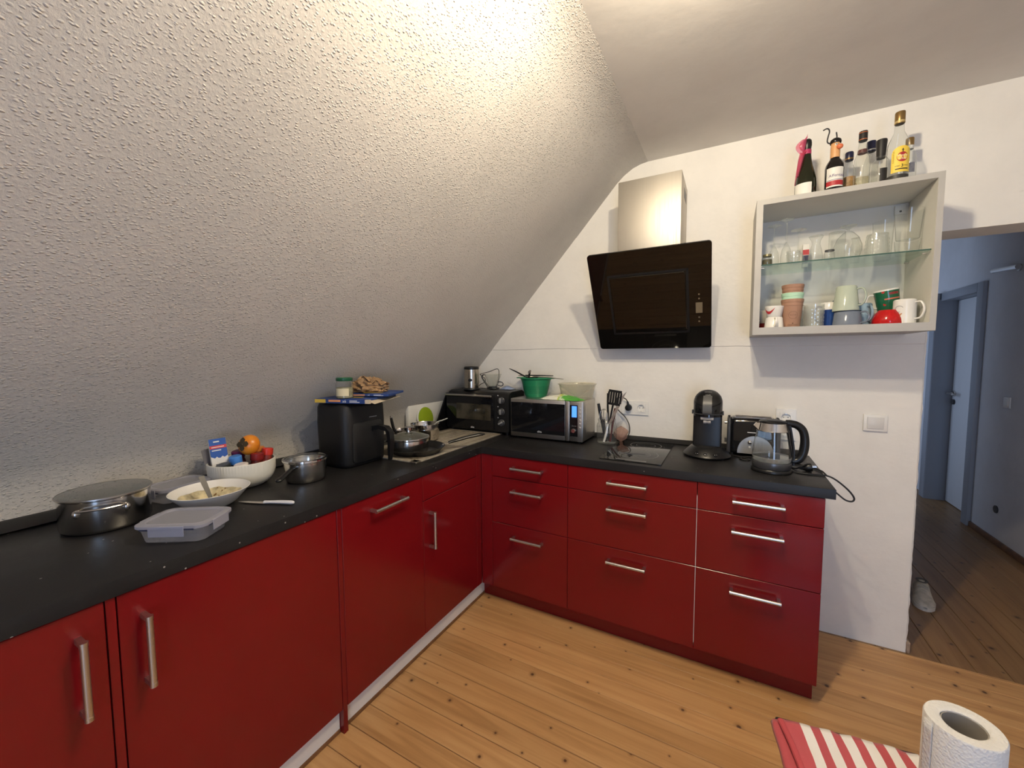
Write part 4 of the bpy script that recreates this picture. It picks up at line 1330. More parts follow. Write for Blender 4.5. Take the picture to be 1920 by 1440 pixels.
MB().lathe([(.001, 0), (.009, 0), (.009, .004), (.001, .004)], 16, mx=Matrix.Translation((.003, -.099, .038)) @ Matrix.Rotation(PI / 2, 4, 'X')).build('wheel', M_steel, t)
t = thing('sieve', 'wire handled sieve resting on the rim right of the green colander', 'kitchen tool', UT)
MB().tube([(.02, -.020, .006), (.09, -.022, .004), (.150, -.030, .0), (.205, -.042, -.004), (.150, -.037, -.001), (.09, -.030, .003), (.02, -.032, .005)], .0022, 8).build('handle', M_steel, t)
MB().lathe([(.045, .006), (.040, -.006), (.025, -.018), (.001, -.022)], 28, (-.02, -.02, 0)).lathe([(.046, .004), (.0475, .006), (.046, .008)], 28, (-.02, -.02, 0)).build('mesh_cup', M_steel, t)

t = thing('plastic_tub', 'large translucent plastic bowl on the microwave by the wall', 'bowl', (.402, -.123, ZM))
R, h = .114, .092
MB().lathe([(.001, .0008), (R * .78, .0008), (R * .82, .004), (R * .97, h - .012), (R, h - .003), (R + .004, h - .004), (R + .005, h), (R + .001, h + .001), (R - .002, h - .003), (R * .95, h - .014), (.001, .004)], 56).build('shell', M_clearpl, t)

t = thing('frozen_bag', 'flat green and white plastic food bag at the front of the microwave top', 'bag', (.345, -.226, ZM), math.radians(-9))
m, T, b = newmat('printed_bag')
tc = T.n('ShaderNodeTexCoord').outputs['Object']
sx = T.n('ShaderNodeSeparateXYZ', ins={0: tc})
nz = T.n('ShaderNodeTexNoise', ins={'Vector': tc, 'Scale': 22.0, 'Detail': 3.0})
f = T.n('ShaderNodeMath', operation='MULTIPLY_ADD', ins={0: nz.outputs[0], 1: .14, 2: sx.outputs[0]})
T.link(T.ramp(T.n('ShaderNodeMapRange', ins={0: f.outputs[0], 1: -.04, 2: .18}).outputs[0], [(0, (.75, .73, .66, 1)), (.40, (.72, .72, .60, 1)), (.45, (.62, .60, .12, 1)), (.52, (.30, .55, .12, 1)), (.62, (.62, .68, .5, 1)), (.68, (.10, .38, .05, 1)), (1, (.07, .33, .04, 1))]), b.inputs['Base Color'])
b.inputs['Roughness'].default_value = .3
mb = MB()


def bagtop(k):
    def fn(u, v):
        e = math.sin(PI * min(1, max(0, u))) ** .5 * math.sin(PI * v) ** .5
        return (.25 * (u - .5) + .02 * (v - .5), .088 * (v - .5) * (1 + .15 * math.sin(u * 4)), .001 + k * e * (.028 + .012 * noise.noise((u * 7, v * 4, 2))))
    return fn


mb.grid(bagtop(1), 26, 12)
mb.grid(bagtop(0), 26, 12)
mb.build('film', m, t, ang=60)

# ------------------------------------------------------------------ right-hand worktop
# jar with cooking tools
JX, JY = .604, -.182
t = thing('utensil_jar', 'clear swing-top glass jar holding cooking tools beside the cooktop', 'jar', (JX, JY, H))
MB().lathe([(.001, .003), (.050, .003), (.0545, .006), (.057, .014), (.057, .104), (.054, .116), (.048, .124), (.047, .132), (.050, .134), (.0505, .144), (.047, .147)], 44).lathe([(.001, .0005), (.046, .0005), (.052, .004)], 32).build('glass', M_glass_dk, t)
mb = MB()
for a in (math.radians(-118), math.radians(-78)):
    c, s_ = math.cos(a), math.sin(a)
    mb.tube([(.0515 * c, .0515 * s_, .139), (.057 * c, .057 * s_, .128), (.060 * c, .060 * s_, .110), (.0575 * c, .0575 * s_, .098), (.0545 * c, .0545 * s_, .118)], .0016, 6)
mb.build('wire_clip', M_steel, t)
JB = (JX, JY, H + .006)
t = thing('slotted_turner', 'black slotted spatula standing head up in the glass jar', 'kitchen tool', JB)
mx = Matrix.Translation((.045, -.008, .262)) @ Matrix.Rotation(math.radians(7), 4, 'Y')
mb = MB()
for z0, z1, x0, x1 in ((-.042, -.028, -.036, .036), (.032, .046, -.038, .038)):
    mb.box(x0, x1, -.0015, .0015, z0, z1, r=.0012, seg=1, mx=mx)
for i in range(6):
    x = -.035 + i * .014
    mb.box(x - .0059, x + .0059, -.0015, .0015, -.030, .034, r=.0008, seg=1, mx=mx)
mb.build('head', M_blk, t)
MB().tube([(-.016, .004, .004), (.004, .0, .07), (.020, -.003, .14), (.036, -.006, .222)], .006, 10, rs=[.007, .0065, .006, .008], flat=.6).build('handle', M_blk, t)
t = thing('whisk', 'small wire whisk with black and grey loops in the glass jar', 'kitchen tool', JB)
mb = MB()
for k in range(5):
    a = PI * k / 5
    pts = []
    for j in range(9):
        q = -1 + j / 4
        r = .023 * math.sin(PI * (j / 8)) ** .7 * (1 if q > 0 else 1)
        sg = math.cos(PI * j / 8)
        pts.append((-.014 + .026 * sg * math.cos(a) * (1 - .0), -.016 + .026 * sg * math.sin(a), .135 + .062 * math.sin(PI * j / 8) ** .8))
    mb.tube(pts, .0013, 5, smooth=3)
mb.build('loops', M_steel, t)
MB().tube([(-.004, -.004, .006), (-.010, -.012, .08), (-.014, -.016, .138)], .007, 10).build('handle', M_blk, t)
t = thing('black_tool_handle', 'short black tool handle at the left side of the glass jar', 'kitchen tool', JB)
MB().tube([(-.010, .005, .004), (-.026, -.004, .10), (-.034, -.008, .148), (-.041, -.010, .19), (-.047, -.012, .226)], .007, 10, rs=[.005, .005, .0085, .009, .008]).build('handle', M_blk, t)
t = thing('slim_spatula', 'slim black upright spatula behind the slotted spatula', 'kitchen tool', JB)
MB().tube([(.012, .014, .004), (.006, .016, .12), (.000, .018, .20), (-.002, .018, .286)], .006, 10, rs=[.005, .006, .009, .006], flat=.5).build('handle', M_blk, t)
t = thing('paring_knife', 'knife with white handle standing point up in the glass jar', 'knife', JB)
MB().tube([(-.010, -.022, .006), (.0, -.018, .05), (.010, -.013, .11)], .009, 10, rs=[.009, .0095, .008], flat=.6).build('handle', M_white_pl, t)
MB().loft([[(x, -.009, z), (x + w, -.0085, z), (x + w, -.0075, z), (x, -.008, z)] for x, z, w in ((.010, .11, .016), (.050, .20, .018), (.090, .278, .012), (.112, .300, .001))]).build('blade', M_steel, t, smooth=False)
t = thing('red_tool_handle', 'dark red tool handle behind the black spatula in the jar', 'kitchen tool', JB)
MB().tube([(.018, .010, .004), (.030, .012, .10), (.040, .012, .165), (.047, .012, .200)], .008, 10, rs=[.005, .006, .009, .008]).build('handle', mat('dark_red_plastic', (.10, .012, .010, 1), .4), t)
t = thing('net_bag', 'pale pink crumpled plastic bag behind the glass jar', 'bag', (.668, -.105, H))
mb = MB()
for k in range(1):
    mb.grid(lambda u, v: ((.038 + .014 * noise.noise((math.cos(6.283 * u) * 2, math.sin(6.283 * u) * 2, v * 3))) * math.sin(PI * (.03 + .94 * v)) * math.cos(6.283 * u) * 1.1, (.038 + .014 * noise.noise((math.cos(6.283 * u) * 2, math.sin(6.283 * u) * 2, v * 3))) * math.sin(PI * (.03 + .94 * v)) * math.sin(6.283 * u), .002 + .092 * v), 30, 14)
mb.build('film', thin_glass('pink_film', (.85, .70, .64), (.6, .4, .33), .2, .45, (.70, .50, .42, 1)), t, ang=85)

# sockets, switch, plugs
M_sock = mat('socket_white', (.78, .76, .71, 1), .3)
M_hole = mat('socket_hole', (.03, .03, .03, 1), .6)


def frame_bars(mb, x0, x1, z0, z1, holes):
    """flat frame with square openings (centre x, z), standing off the wall"""
    xs = sorted({x0, x1} | {h[0] - .027 for h in holes} | {h[0] + .027 for h in holes})
    zs = sorted({z0, z1} | {h[1] - .027 for h in holes} | {h[1] + .027 for h in holes})
    for a, b_ in zip(xs[:-1], xs[1:]):
        for c, d in zip(zs[:-1], zs[1:]):
            if not any(abs((a + b_) / 2 - h[0]) < .027 and abs((c + d) / 2 - h[1]) < .027 for h in holes):
                mb.box(a, b_, -.0095, 0, c, d)
    return mb


def socket_insert(parent, x, z):
    outer = []
    for k in range(48):
        a_ = 2 * PI * k / 48
        q_ = .0268 / max(abs(math.cos(a_)), abs(math.sin(a_)))
        outer.append((q_ * math.cos(a_), q_ * math.sin(a_)))
    circ = [(.0205 * math.cos(math.atan2(p[1], p[0])), .0205 * math.sin(math.atan2(p[1], p[0]))) for p in outer]
    mx = Matrix.Translation((x, 0, z)) @ Matrix.Rotation(PI / 2, 4, 'X')
    ins = MB().loft([[(p[0], p[1], q) for p in o_] for o_, q in ((outer, .002), (outer, .0125), (circ, .0125), (circ, .0015))], cap0=False, cap1=False, mx=mx).build('insert', M_sock, parent, ang=30)
    MB().lathe([(.0206, .0015), (.001, .0015)], 32, mx=mx).build('cup', M_sock, ins)
    MB().lathe([(.0028, .0018), (.001, .0018)], 10, (-.0095, 0, 0), mx=mx).lathe([(.0028, .0018), (.001, .0018)], 10, (.0095, 0, 0), mx=mx).build('contact_holes', M_hole, ins)
    mb = MB()
    for s_ in (-1, 1):
        mb.box(-.003, .003, s_ * .0190 - .0015, s_ * .0190 + .0015, .002, .0115, mx=mx)
    mb.build('earth_clips', M_steel, ins)
    return ins


t = thing('double_socket', 'white double wall socket behind the tool jar', 'socket', (.7275, -.0006, 1.0965))
frame_bars(MB(), -.0775, .0775, -.041, .041, [(-.036, 0), (.036, 0)]).build('frame', M_sock, t, smooth=False)
socket_insert(t, -.036, 0)
socket_insert(t, .036, 0)
t = thing('twin_socket', 'white vertical double socket above and behind the kettle', 'socket', (1.4845, -.0006, 1.053))
frame_bars(MB(), -.043, .043, -.080, .080, [(0, .036), (0, -.036)]).build('frame', M_sock, t, smooth=False)
socket_insert(t, 0, .036)
socket_insert(t, 0, -.036)
t = thing('light_switch', 'white rocker light switch on the wall near the hall opening', 'switch', (1.835, -.0006, 1.087))
MB().box(-.044, .044, -.0095, 0, -.040, .040, r=.003).build('frame', M_sock, t)
MB().box(-.031, .031, -.0125, -.0090, -.0275, .0275, r=.0015).build('rocker', mat('rocker_white', (.66, .64, .60, 1), .35), t)
t = thing('power_plug', 'black plug with cable in the left half of the double socket', 'plug', (.6915, -.0135, 1.0965))
MB().lathe([(.001, 0), (.0195, 0), (.0195, .016), (.017, .022), (.001, .024)], 24, mx=Matrix.Rotation(PI / 2, 4, 'X')).build('plug_body', M_blk, t)
MB().tube([(0, -.016, .012), (-.001, -.018, .026), (-.004, -.020, .040)], .006, 10, rs=[.009, .007, .0045]).build('strain_relief', M_blk, t)
MB().tube([(-.004, -.020, .038), (-.012, -.022, .052), (-.030, -.02, .060), (-.050, -.018, .060), (-.070, -.014, .050), (-.064, -.012, -.01), (-.02, -.012, -.055), (.008, -.02, -.10), (.012, -.028, -.150), (-.004, -.05, -.180), (-.03, -.066, -.1925), (-.10, -.062, -.1928)], .003, 8).build('cable', M_cable, t)

# coffee pod machine
t = thing('coffee_machine', 'tall black pod coffee machine on a round base left of the toaster', 'coffee machine', (1.132, -.238, H))
bp_ = MB().lathe([(.001, .004), (.100, .004), (.108, .006), (.110, .011), (.106, .017), (.090, .034), (.074, .050), (.066, .054), (.001, .054)], 48, sy=1.0).build('base', M_blk, t)
for x in (-.070, .07):
    for y in (-.06, .06):
        MB().cyl((x, y, .0003), (x, y, .0045), .010, 10).build('foot', M_blk, t)
col = []
for k in range(40):
    a = 2 * PI * k / 40
    x, y = .0655 * math.cos(a), .0655 * math.sin(a)
    if y < -.012:
        y = -.012 - (abs(y) - .012) * .12
    col.append((x, y))
MB().prism(col, .052, .205).build('column', M_blk, t, ang=50)
rings = []
n = 44
tops = {}
for zf in (0, .35, .7, .92, 1.0):
    ring = []
    for k in range(n):
        a = 2 * PI * k / n
        x, y = math.cos(a), math.sin(a)
        zt = .290 + .034 * y            # slanted head: high at the back
        r = .0665 if zf < .9 else (.0655 if zf < 1 else .062)
        ring.append((r * x, r * y, .205 + (zt - .205) * zf))
    rings.append(ring)
MB().loft(rings, cap1=False).build('head', M_blk_gloss, t, ang=50)
ring2 = [[(.062 * s_ * math.cos(2 * PI * k / n), .062 * s_ * math.sin(2 * PI * k / n), .290 + .034 * math.sin(2 * PI * k / n) * (.94 if s_ == 1 else s_ * .9) + d) for k in range(n)] for s_, d in ((1, 0), (.97, .006), (.80, .019), (.50, .029), (.2, .033))]
MB().loft(ring2, cap0=False).build('lid', M_blk, t, ang=50)
mb = MB()
for z0 in (.2165,):
    mb.lathe([(.0672, z0), (.0682, z0 + .002), (.0672, z0 + .004)], 44)
for s_ in (-1, 1):
    mb.box(s_ * .0695 - .003, s_ * .0695 + .003, -.012, .012, .212, .232, r=.002)
mb.build('hinge_band', M_dkgrey, t)
rings = []
for y, z, w in ((-.036, .307, .0195), (-.052, .293, .0195), (-.064, .276, .020), (-.070, .262, .0205), (-.0715, .240, .0205), (-.071, .222, .0205)):
    rings.append([(-w, y, z), (w, y, z), (w, y - .002, z + .0025), (-w, y - .002, z + .0025)])
MB().loft(rings).build('lever', mat('dark_lever', (.075, .075, .075, 1), .4), t, ang=60)
mb = MB()
mb.box(-.030, .030, -.060, -.010, .190, .206, r=.004)
for s_ in (-1, 1):
    mb.lathe([(.001, 0), (.007, 0), (.0095, .006), (.0095, .016), (.001, .018)], 16, mx=Matrix.Translation((0, -.048, .180)) @ Matrix.Rotation(s_ * PI / 2, 4, 'Y'))
mb.build('spout', mat('grey_spout', (.30, .28, .27, 1), .4), t)
mb = MB()
for i, x in enumerate((-.042, 0, .042)):
    a = -PI / 2 + x / .098 * 1.0
    c, s_ = math.cos(a), math.sin(a)
    nrm = Vector((c * .75, s_ * .75, .66)).normalized()
    mb.lathe([(.0095, 0), (.0095, .002), (.001, .0026)], 18, mx=Matrix.Translation((.098 * c, .098 * s_, .0255)) @ nrm.to_track_quat('Z', 'Y').to_matrix().to_4x4())
o = mb.build('buttons', M_blk_gloss, t)
mb = MB()
for dx, sz in ((-.045, .4), (-.036, .5), (-.003, .7), (.006, .5), (.040, .4), (.049, .4)):
    a = -PI / 2 + dx / .099
    c, s_ = math.cos(a), math.sin(a)
    nrm = Vector((c * .75, s_ * .75, .66)).normalized()
    mb.lathe([(.0035 * sz, 0), (.001 * sz, .0003)], 8, mx=Matrix.Translation(Vector((.098 * c, .098 * s_, .0255)) + nrm * .0026) @ nrm.to_track_quat('Z', 'Y').to_matrix().to_4x4())


def lid_pt(u, v):
    y = -.012 + v
    rr_ = math.hypot(u, y) / .062
    z = .290 + .034 * (y / .062) * .93 + .033 * max(0, 1 - rr_ ** 2.4)
    return (u, y, z + .0022)


text_mb(mb, 'SENSEO', .0095, lambda u, v: lid_pt(u, v + .012))
text_mb(mb, 'PHILIPS', .0072, lambda u, v: lid_pt(u, v - .010))
mb.build('print', mat('grey_print', (.38, .38, .38, 1), .5), t, smooth=False)

# toaster
M_cap = mat('charcoal_cap', (.045, .045, .047, 1), .45)
t = thing('toaster', 'black two-slot toaster with silver arch front behind the kettle', 'toaster', (1.336, -.100, H))
mb = MB()
rings = []
for z, e in ((.012, .006), (.018, .001), (.03, 0), (.155, 0), (.178, .004), (.190, .014), (.192, .020)):
    rings.append([(x, y, z) for x, y in rrect(-.108 + e, .108 - e, -.064 + e, .060 - e, .028, 6)])
mb.loft(rings)
mb.build('housing', M_blk_gloss, t, ang=50)
for x0, x1 in ((-.116, -.098), (.098, .116)):
    rings = []
    for z, e in ((.010, .004), (.02, 0), (.170, 0), (.186, .005), (.191, .012)):
        rings.append([(x, y, z) for x, y in rrect(x0 + e * .3, x1 - e * .3, -.060 + e, .056 - e, .008, 4)])
    MB().loft(rings).build('end_cap', M_cap, t)
mb = MB()
for y in (-.026, .020):
    mb.box(-.082, .082, y - .013, y + .013, .1915, .1945, r=.001, seg=1)
mb.build('slot_frame', M_steel, t)
mb = MB()
for y in (-.026, .020):
    mb.box(-.078, .078, y - .009, y + .009, .1946, .1950)
mb.build('slot', mat('slot_dark', (.05, .035, .025, 1), .7), t, smooth=False)
pts = [(-.078, .016)] + [(-.078 * math.cos(PI * k / 24), .016 + .090 * math.sin(PI * k / 24) ** .9) for k in range(1, 24)] + [(.078, .016)]
MB().prism(pts, 0, .006, mx=Matrix.Translation((.010, -.0645, 0)) @ Matrix.Rotation(PI / 2, 4, 'X')).build('arch_panel', M_silver, t, smooth=False)
MB().sphere((-.014, -.074, .074), .0105, 18, 10).build('dial', M_chrome, t)
MB().lathe([(.005, 0), (.004, .002), (.001, .002)], 14, mx=Matrix.Translation((-.014, -.0705, .050)) @ Matrix.Rotation(PI / 2, 4, 'X')).build('button', M_white_pl, t)
MB().box(-.026, .012, -.0652, -.0642, .121, .1245).build('name_strip', M_print_w, t, smooth=False)
MB().cyl((-.117, -.005, .158), (-.128, -.005, .158), .008, 14).build('lever', M_steel, t)
for x in (-.09, .09):
    for y in (-.045, .042):
        MB().cyl((x, y, .0003), (x, y, .0125), .009, 10).build('foot', M_blk, t)
o = MB().tube([(-.075, .09, .0038), (-.055, .055, .0038), (-.03, .03, .0038), (.00, .012, .0038), (.02, -.01, .0038), (.012, -.028, .0038), (-.012, -.025, .0038), (-.02, -.008, .0038), (.0, .022, .006), (.03, .04, .0038), (.07, .035, .0038)], .0032, 8).build('cord', M_cable, t, loc=(1.30 - 1.336, -.130, 0))

# glass kettle on its base
KX, KY = 1.396, -.402
t = thing('kettle', 'glass kettle with steel collar and thick black handle near the worktop end', 'kettle', (KX, KY, H))
MB().lathe([(.001, .0004), (.074, .0004), (.077, .003), (.077, .012), (.074, .016), (.001, .016)], 44).build('power_base', M_blk, t)
MB().lathe([(.001, .017), (.0715, .017), (.0735, .020), (.0752, .045), (.0745, .047), (.001, .047)], 44).build('steel_band', mat('dark_band', (.10, .10, .105, 1), .3, .6), t)
MB().lathe([(.0738, .047), (.0752, .060), (.0745, .080), (.0705, .115), (.0648, .150), (.0600, .180)], 48).build('glass', M_glass, t)
MB().lathe([(.0602, .178), (.0612, .180), (.0520, .214), (.050, .215)], 44).lathe([(.0605, .1785), (.0618, .1795), (.0605, .1812)], 44).build('collar', M_pot, t)
MB().lathe([(.0525, .2135), (.053, .218), (.049, .2225), (.030, .226), (.001, .227)], 40).build('lid', M_blk, t)
MB().lathe([(.001, .0485), (.0735, .0485), (.0742, .060), (.0745, .064), (.001, .064)], 44).build('water', M_water, t)
o = MB().lathe([(.001, .0480), (.072, .0480), (.0728, .0482), (.0738, .060), (.0736, .068)], 44).build('limescale', M_scale, t)
f = Vector((math.cos(math.radians(12)), math.sin(math.radians(12)), 0))
sd = Vector((-f.y, f.x, 0))


def hp_(r, z):
    return (f.x * r, f.y * r, z)


MB().tube([hp_(.050, .214), hp_(.068, .212), hp_(.092, .205), hp_(.112, .186), hp_(.121, .155), hp_(.122, .115), hp_(.116, .080), hp_(.102, .056), hp_(.086, .048), hp_(.076, .050)], .012, 12, rs=[.014, .0155, .016, .0165, .0165, .0175, .0175, .0165, .0145, .012]).build('handle', M_blk, t)
MB().tube([hp_(.0555, .210), hp_(.0625, .180), hp_(.070, .140), hp_(.0765, .090), hp_(.0765, .030)], .010, 10, rs=[.015, .0145, .014, .014, .014], flat=.45).build('spine', M_blk, t)
g = -f
MB().loft([[tuple(Vector((g.x * r, g.y * r, z)) + sd * w) for r, z, w in ((.0595, .183, -.020), (.066 + k, .183 + k * 2, -.006), (.066 + k, .183 + k * 2, .006), (.0595, .183, .020))] for k in (0, .004, .008)] + [[tuple(Vector((g.x * r, g.y * r, z)) + sd * w) for r, z, w in ((.053, .2125, -.016), (.064, .2125, -.005), (.064, .2125, .005), (.053, .2125, .016))]], cap0=False, cap1=False).build('spout', M_pot, t)
MB().tube([(.076, .010, .0040), (.10, .000, .0040), (.135, -.006, .0040), (.168, .0, .0040), (.193, .002, .0042), (.218, .000, -.004), (.246, -.006, -.024), (.272, -.012, -.050), (.285, -.016, -.073), (.278, -.018, -.086), (.258, -.018, -.084), (.235, -.016, -.066), (.214, -.016, -.046), (.1985, -.016, -.030)], .0034, 8).build('cord', M_cable, t)
MB().tube([(.1992, .012, .0004), (.194, .045, .0045), (.190, .075, .0045), (.172, .110, .0042), (.135, .150, .0042), (.095, .178, .0042)], .0034, 8).build('cord_end', M_cable, t)
t = thing('loose_plug', 'black mains plug lying on the worktop right of the kettle', 'plug', (1.537, -.340, H))
MB().lathe([(.001, 0), (.018, 0), (.0185, .014), (.015, .022), (.008, .034), (.005, .044)], 22, mx=Matrix.Translation((.010, 0, .0192)) @ Matrix.Rotation(math.radians(-100), 4, 'Y') @ Matrix.Rotation(.2, 4, 'X'), cap1=True).build('plug_body', M_blk, t)
mb = MB()
for s_ in (-1, 1):
    mb.cyl((.010, s_ * .0095, .021), (.029, s_ * .0095, .024), .0024, 10)
mb.build('pins', M_chrome, t)
MB().tube([(-.030, -.002, .013), (-.045, .010, .004), (-.060, .034, .0038), (-.070, .06, .0038)], .0032, 8).build('cable', M_cable, t)

# ------------------------------------------------------------------ bottles on the wall cabinet
ZW = 2.1055
M_btl_dark = mat('dark_green_bottle', (.012, .013, .005, 1), .06, spec=.6)
M_btl_brown = mat('dark_wine_glass', (.008, .006, .005, 1), .06, spec=.6)
M_lab_w = mat('white_label', (.72, .70, .64, 1), .6)
M_lab_red = mat('red_label_band', (.38, .025, .03, 1), .5)
M_lab_yel = mat('yellow_label', (.78, .55, .07, 1), .5)
M_lab_blk = mat('black_print', (.015, .013, .012, 1), .5)
M_gold = mat('bronze_cap', (.30, .19, .07, 1), .3, .7)
M_navy = mat('navy_cap', (.012, .014, .045, 1), .35)
M_liquor = thin_glass('pale_liquor', (.93, .90, .78), (.6, .55, .4))
CAMA = math.atan2(-2.47 + .2, 1.22 - 1.65)          # angle from the bottles towards the room


def bottle(x, y, label, prof, glass, name='bottle'):
    t = thing(name, label, 'bottle', (x, y, ZW))
    MB().lathe([(.001, 0.0004)] + prof, 36).build('glass', glass, t)
    return t


# sparkling wine with pink ribbon
t = bottle(1.500, -.205, 'dark sparkling wine bottle with pink ribbon, leftmost on the wall cabinet', [(.038, .0004), (.0405, .004), (.041, .060), (.0395, .085), (.034, .115), (.025, .145), (.0185, .175), (.0155, .205), (.0145, .225)], M_btl_dark)
MB().lathe([(.0150, .205), (.0155, .224), (.0162, .232), (.0172, .236), (.0172, .246), (.0155, .258), (.011, .2635), (.001, .265)], 28).build('foil', mat('black_foil', (.012, .011, .010, 1), .35), t)
cyl_patch(MB(), .0414, .004, .066, CAMA - .25, 1.75).build('paper_label', M_lab_w, t)
M_pink = thin_glass('pink_organza', (.92, .50, .58), (.8, .3, .4), .3, .5, (.75, .14, .26, 1))
MB().lathe([(.0160, .196), (.0165, .200), (.0165, .214), (.0160, .218)], 24).build('neck_ribbon', mat('pink_band', (.38, .03, .10, 1), .5), t)
mb = MB()
mb.grid(lambda u, v: (-.012 - .026 * math.sin(PI * u) * v + .010 * u, -.014 - .012 * v * (1 - v) - .01 * math.sin(PI * u), .205 + .080 * u - .02 * v * u), 12, 6)
mb.grid(lambda u, v: (-.013 - .034 * math.sin(PI * (.1 + .8 * u)) * v + .006 * u, -.004 - .010 * math.sin(PI * u), .202 + .066 * u), 12, 6)
mb.grid(lambda u, v: (-.014 - .020 * u ** .6 + .022 * (v - .5) * (1 - .5 * u), -.016 + .008 * math.sin(6 * v), .208 - .105 * u), 12, 5)
mb.grid(lambda u, v: (-.016 - .024 * u ** .5 + .014 * (v - .3) * (1 - .3 * u), -.006 + .006 * math.sin(5 * v), .206 - .135 * u), 12, 5)
mb.build('ribbon', M_pink, t)
# wine bottle with a head-shaped stopper
t = bottle(1.601, -.205, 'dark wine bottle with peach nosed stopper and bent wire hair', [(.032, .0004), (.0335, .004), (.0335, .118), (.031, .132), (.024, .146), (.0175, .156), (.0165, .163)], M_btl_brown)
cyl_patch(MB(), .0338, .030, .112, CAMA + .15, 2.0).build('paper_label', M_lab_w, t)
cyl_patch(MB(), .0341, .036, .056, CAMA + .15, 2.0).build('red_band', M_lab_red, t)
mb = MB()
text_mb(mb, 'Affentaler', .017, on_cyl(.0343, CAMA + .45, .077))
mb.lathe([(.0342, .0585), (.0342, .0605)], 14, a0=CAMA - .8, a1=CAMA + 1.1)
mb.build('lettering', mat('violet_print', (.09, .045, .16, 1), .5), t, smooth=False)
M_peach = mat('peach_wood', (.62, .33, .14, 1), .45)
MB().lathe([(.0165, .158), (.0172, .162), (.0172, .205), (.0160, .222), (.012, .229), (.001, .230)], 28).build('stopper', M_peach, t)
a = CAMA + .75
nd = Vector((math.cos(a), math.sin(a), 0))
MB().sphere(tuple(nd * .023 + Vector((0, 0, .200))), .0108, 16, 10, sx=1.1).build('nose', mat('red_nose', (.66, .17, .07, 1), .4), t)
mb, me_ = MB(), MB()
for da in (-.55, .55):
    d = Vector((math.cos(a + da), math.sin(a + da), 0))
    mb.sphere(tuple(d * .0155 + Vector((0, 0, .213))), .0055, 12, 8)
    me_.sphere(tuple(d * .0195 + Vector((0, 0, .2125))), .0024, 10, 6)
mb.build('eyes', M_lab_w, t)
me_.build('pupils', M_lab_blk, t)
MB().lathe([(.0195, .222), (.0215, .227), (.0195, .236), (.012, .243), (.001, .245)], 28).build('cap', M_btl_brown, t)
M_wire = mat('black_wire', (.012, .010, .014, 1), .5)
MB().tube([(.004, 0, .243), (.003, 0, .256), (.001, 0, .270)], .0026, 8).build('wire', M_wire, t)
MB().tube([(-.012, 0, .232), (-.022, -.002, .227), (-.030, -.004, .236), (-.028, -.004, .256), (-.024, -.004, .275), (-.027, -.004, .288), (-.036, -.005, .291), (-.046, -.006, .286)], .0027, 8).build('wire', M_wire, t)
# liquor bottles behind
t = bottle(1.662, -.145, 'small clear bottle with navy cap and orange label behind the wine bottle', [(.026, .0004), (.027, .004), (.027, .100), (.024, .118), (.0135, .140), (.0125, .168)], M_glass_dk)
MB().lathe([(.0140, .160), (.0150, .162), (.0150, .192), (.0135, .196), (.001, .196)], 28).build('cap', M_navy, t)
MB().lathe([(.0153, .163), (.0153, .169)], 28).build('gold_band', M_gold, t)
cyl_patch(MB(), .0273, .015, .085, CAMA, 2.2).build('paper_label', mat('orange_print', (.45, .26, .10, 1), .5, var=(60, .6)), t)
MB().lathe([(.015, 0), (.0165, .0004)], 24, sy=1.5, mx=Matrix.Translation((.0278 * math.cos(CAMA + .2), .0278 * math.sin(CAMA + .2), .042)) @ Vector((math.cos(CAMA + .2), math.sin(CAMA + .2), 0)).to_track_quat('Z', 'X').to_matrix().to_4x4()).build('ring_print', M_gold, t)
t = bottle(1.694, -.205, 'clear liquor bottle with black and red cap beside the wine bottle', [(.026, .0004), (.0275, .004), (.0275, .115), (.0255, .135), (.0165, .165), (.0145, .190), (.0135, .215)], M_glass_dk)
MB().lathe([(.0138, .208), (.0148, .209), (.0148, .244), (.0140, .248), (.001, .249)], 28).build('cap', M_lab_blk, t)
for z in (.212, .240):
    MB().lathe([(.0151, z), (.0151, z + .003)], 28).build('cap_band', mat('copper_band', (.42, .13, .05, 1), .4), t)
MB().lathe([(.0160, .158), (.0158, .172)], 28).build('neck_band', mat('dark_maroon_band', (.09, .015, .012, 1), .4), t)
MB().lathe([(.001, .003), (.0255, .004), (.0258, .055), (.001, .055)], 28).build('contents', M_liquor, t)
t = bottle(1.742, -.115, 'clear bottle with tall navy cap behind the dark necked bottle', [(.024, .0004), (.025, .004), (.025, .130), (.020, .155), (.0135, .175), (.0135, .200)], M_glass_dk)
MB().lathe([(.0155, .192), (.0165, .194), (.0165, .232), (.015, .236), (.001, .236)], 28).build('cap', M_navy, t)
MB().lathe([(.0168, .196), (.0168, .201)], 28).build('silver_band', M_silver, t)
t = bottle(1.760, -.185, 'clear bottle with long black neck and black label beside the yellow one', [(.027, .0004), (.0285, .004), (.0285, .100), (.026, .118), (.017, .134), (.013, .142)], M_glass_dk)
MB().lathe([(.0145, .130), (.0150, .140), (.0165, .170), (.0185, .200), (.0175, .206), (.001, .207)], 28).build('stopper', M_lab_blk, t)
cyl_patch(MB(), .0289, .014, .082, CAMA + .35, .9).build('paper_label', M_lab_blk, t)
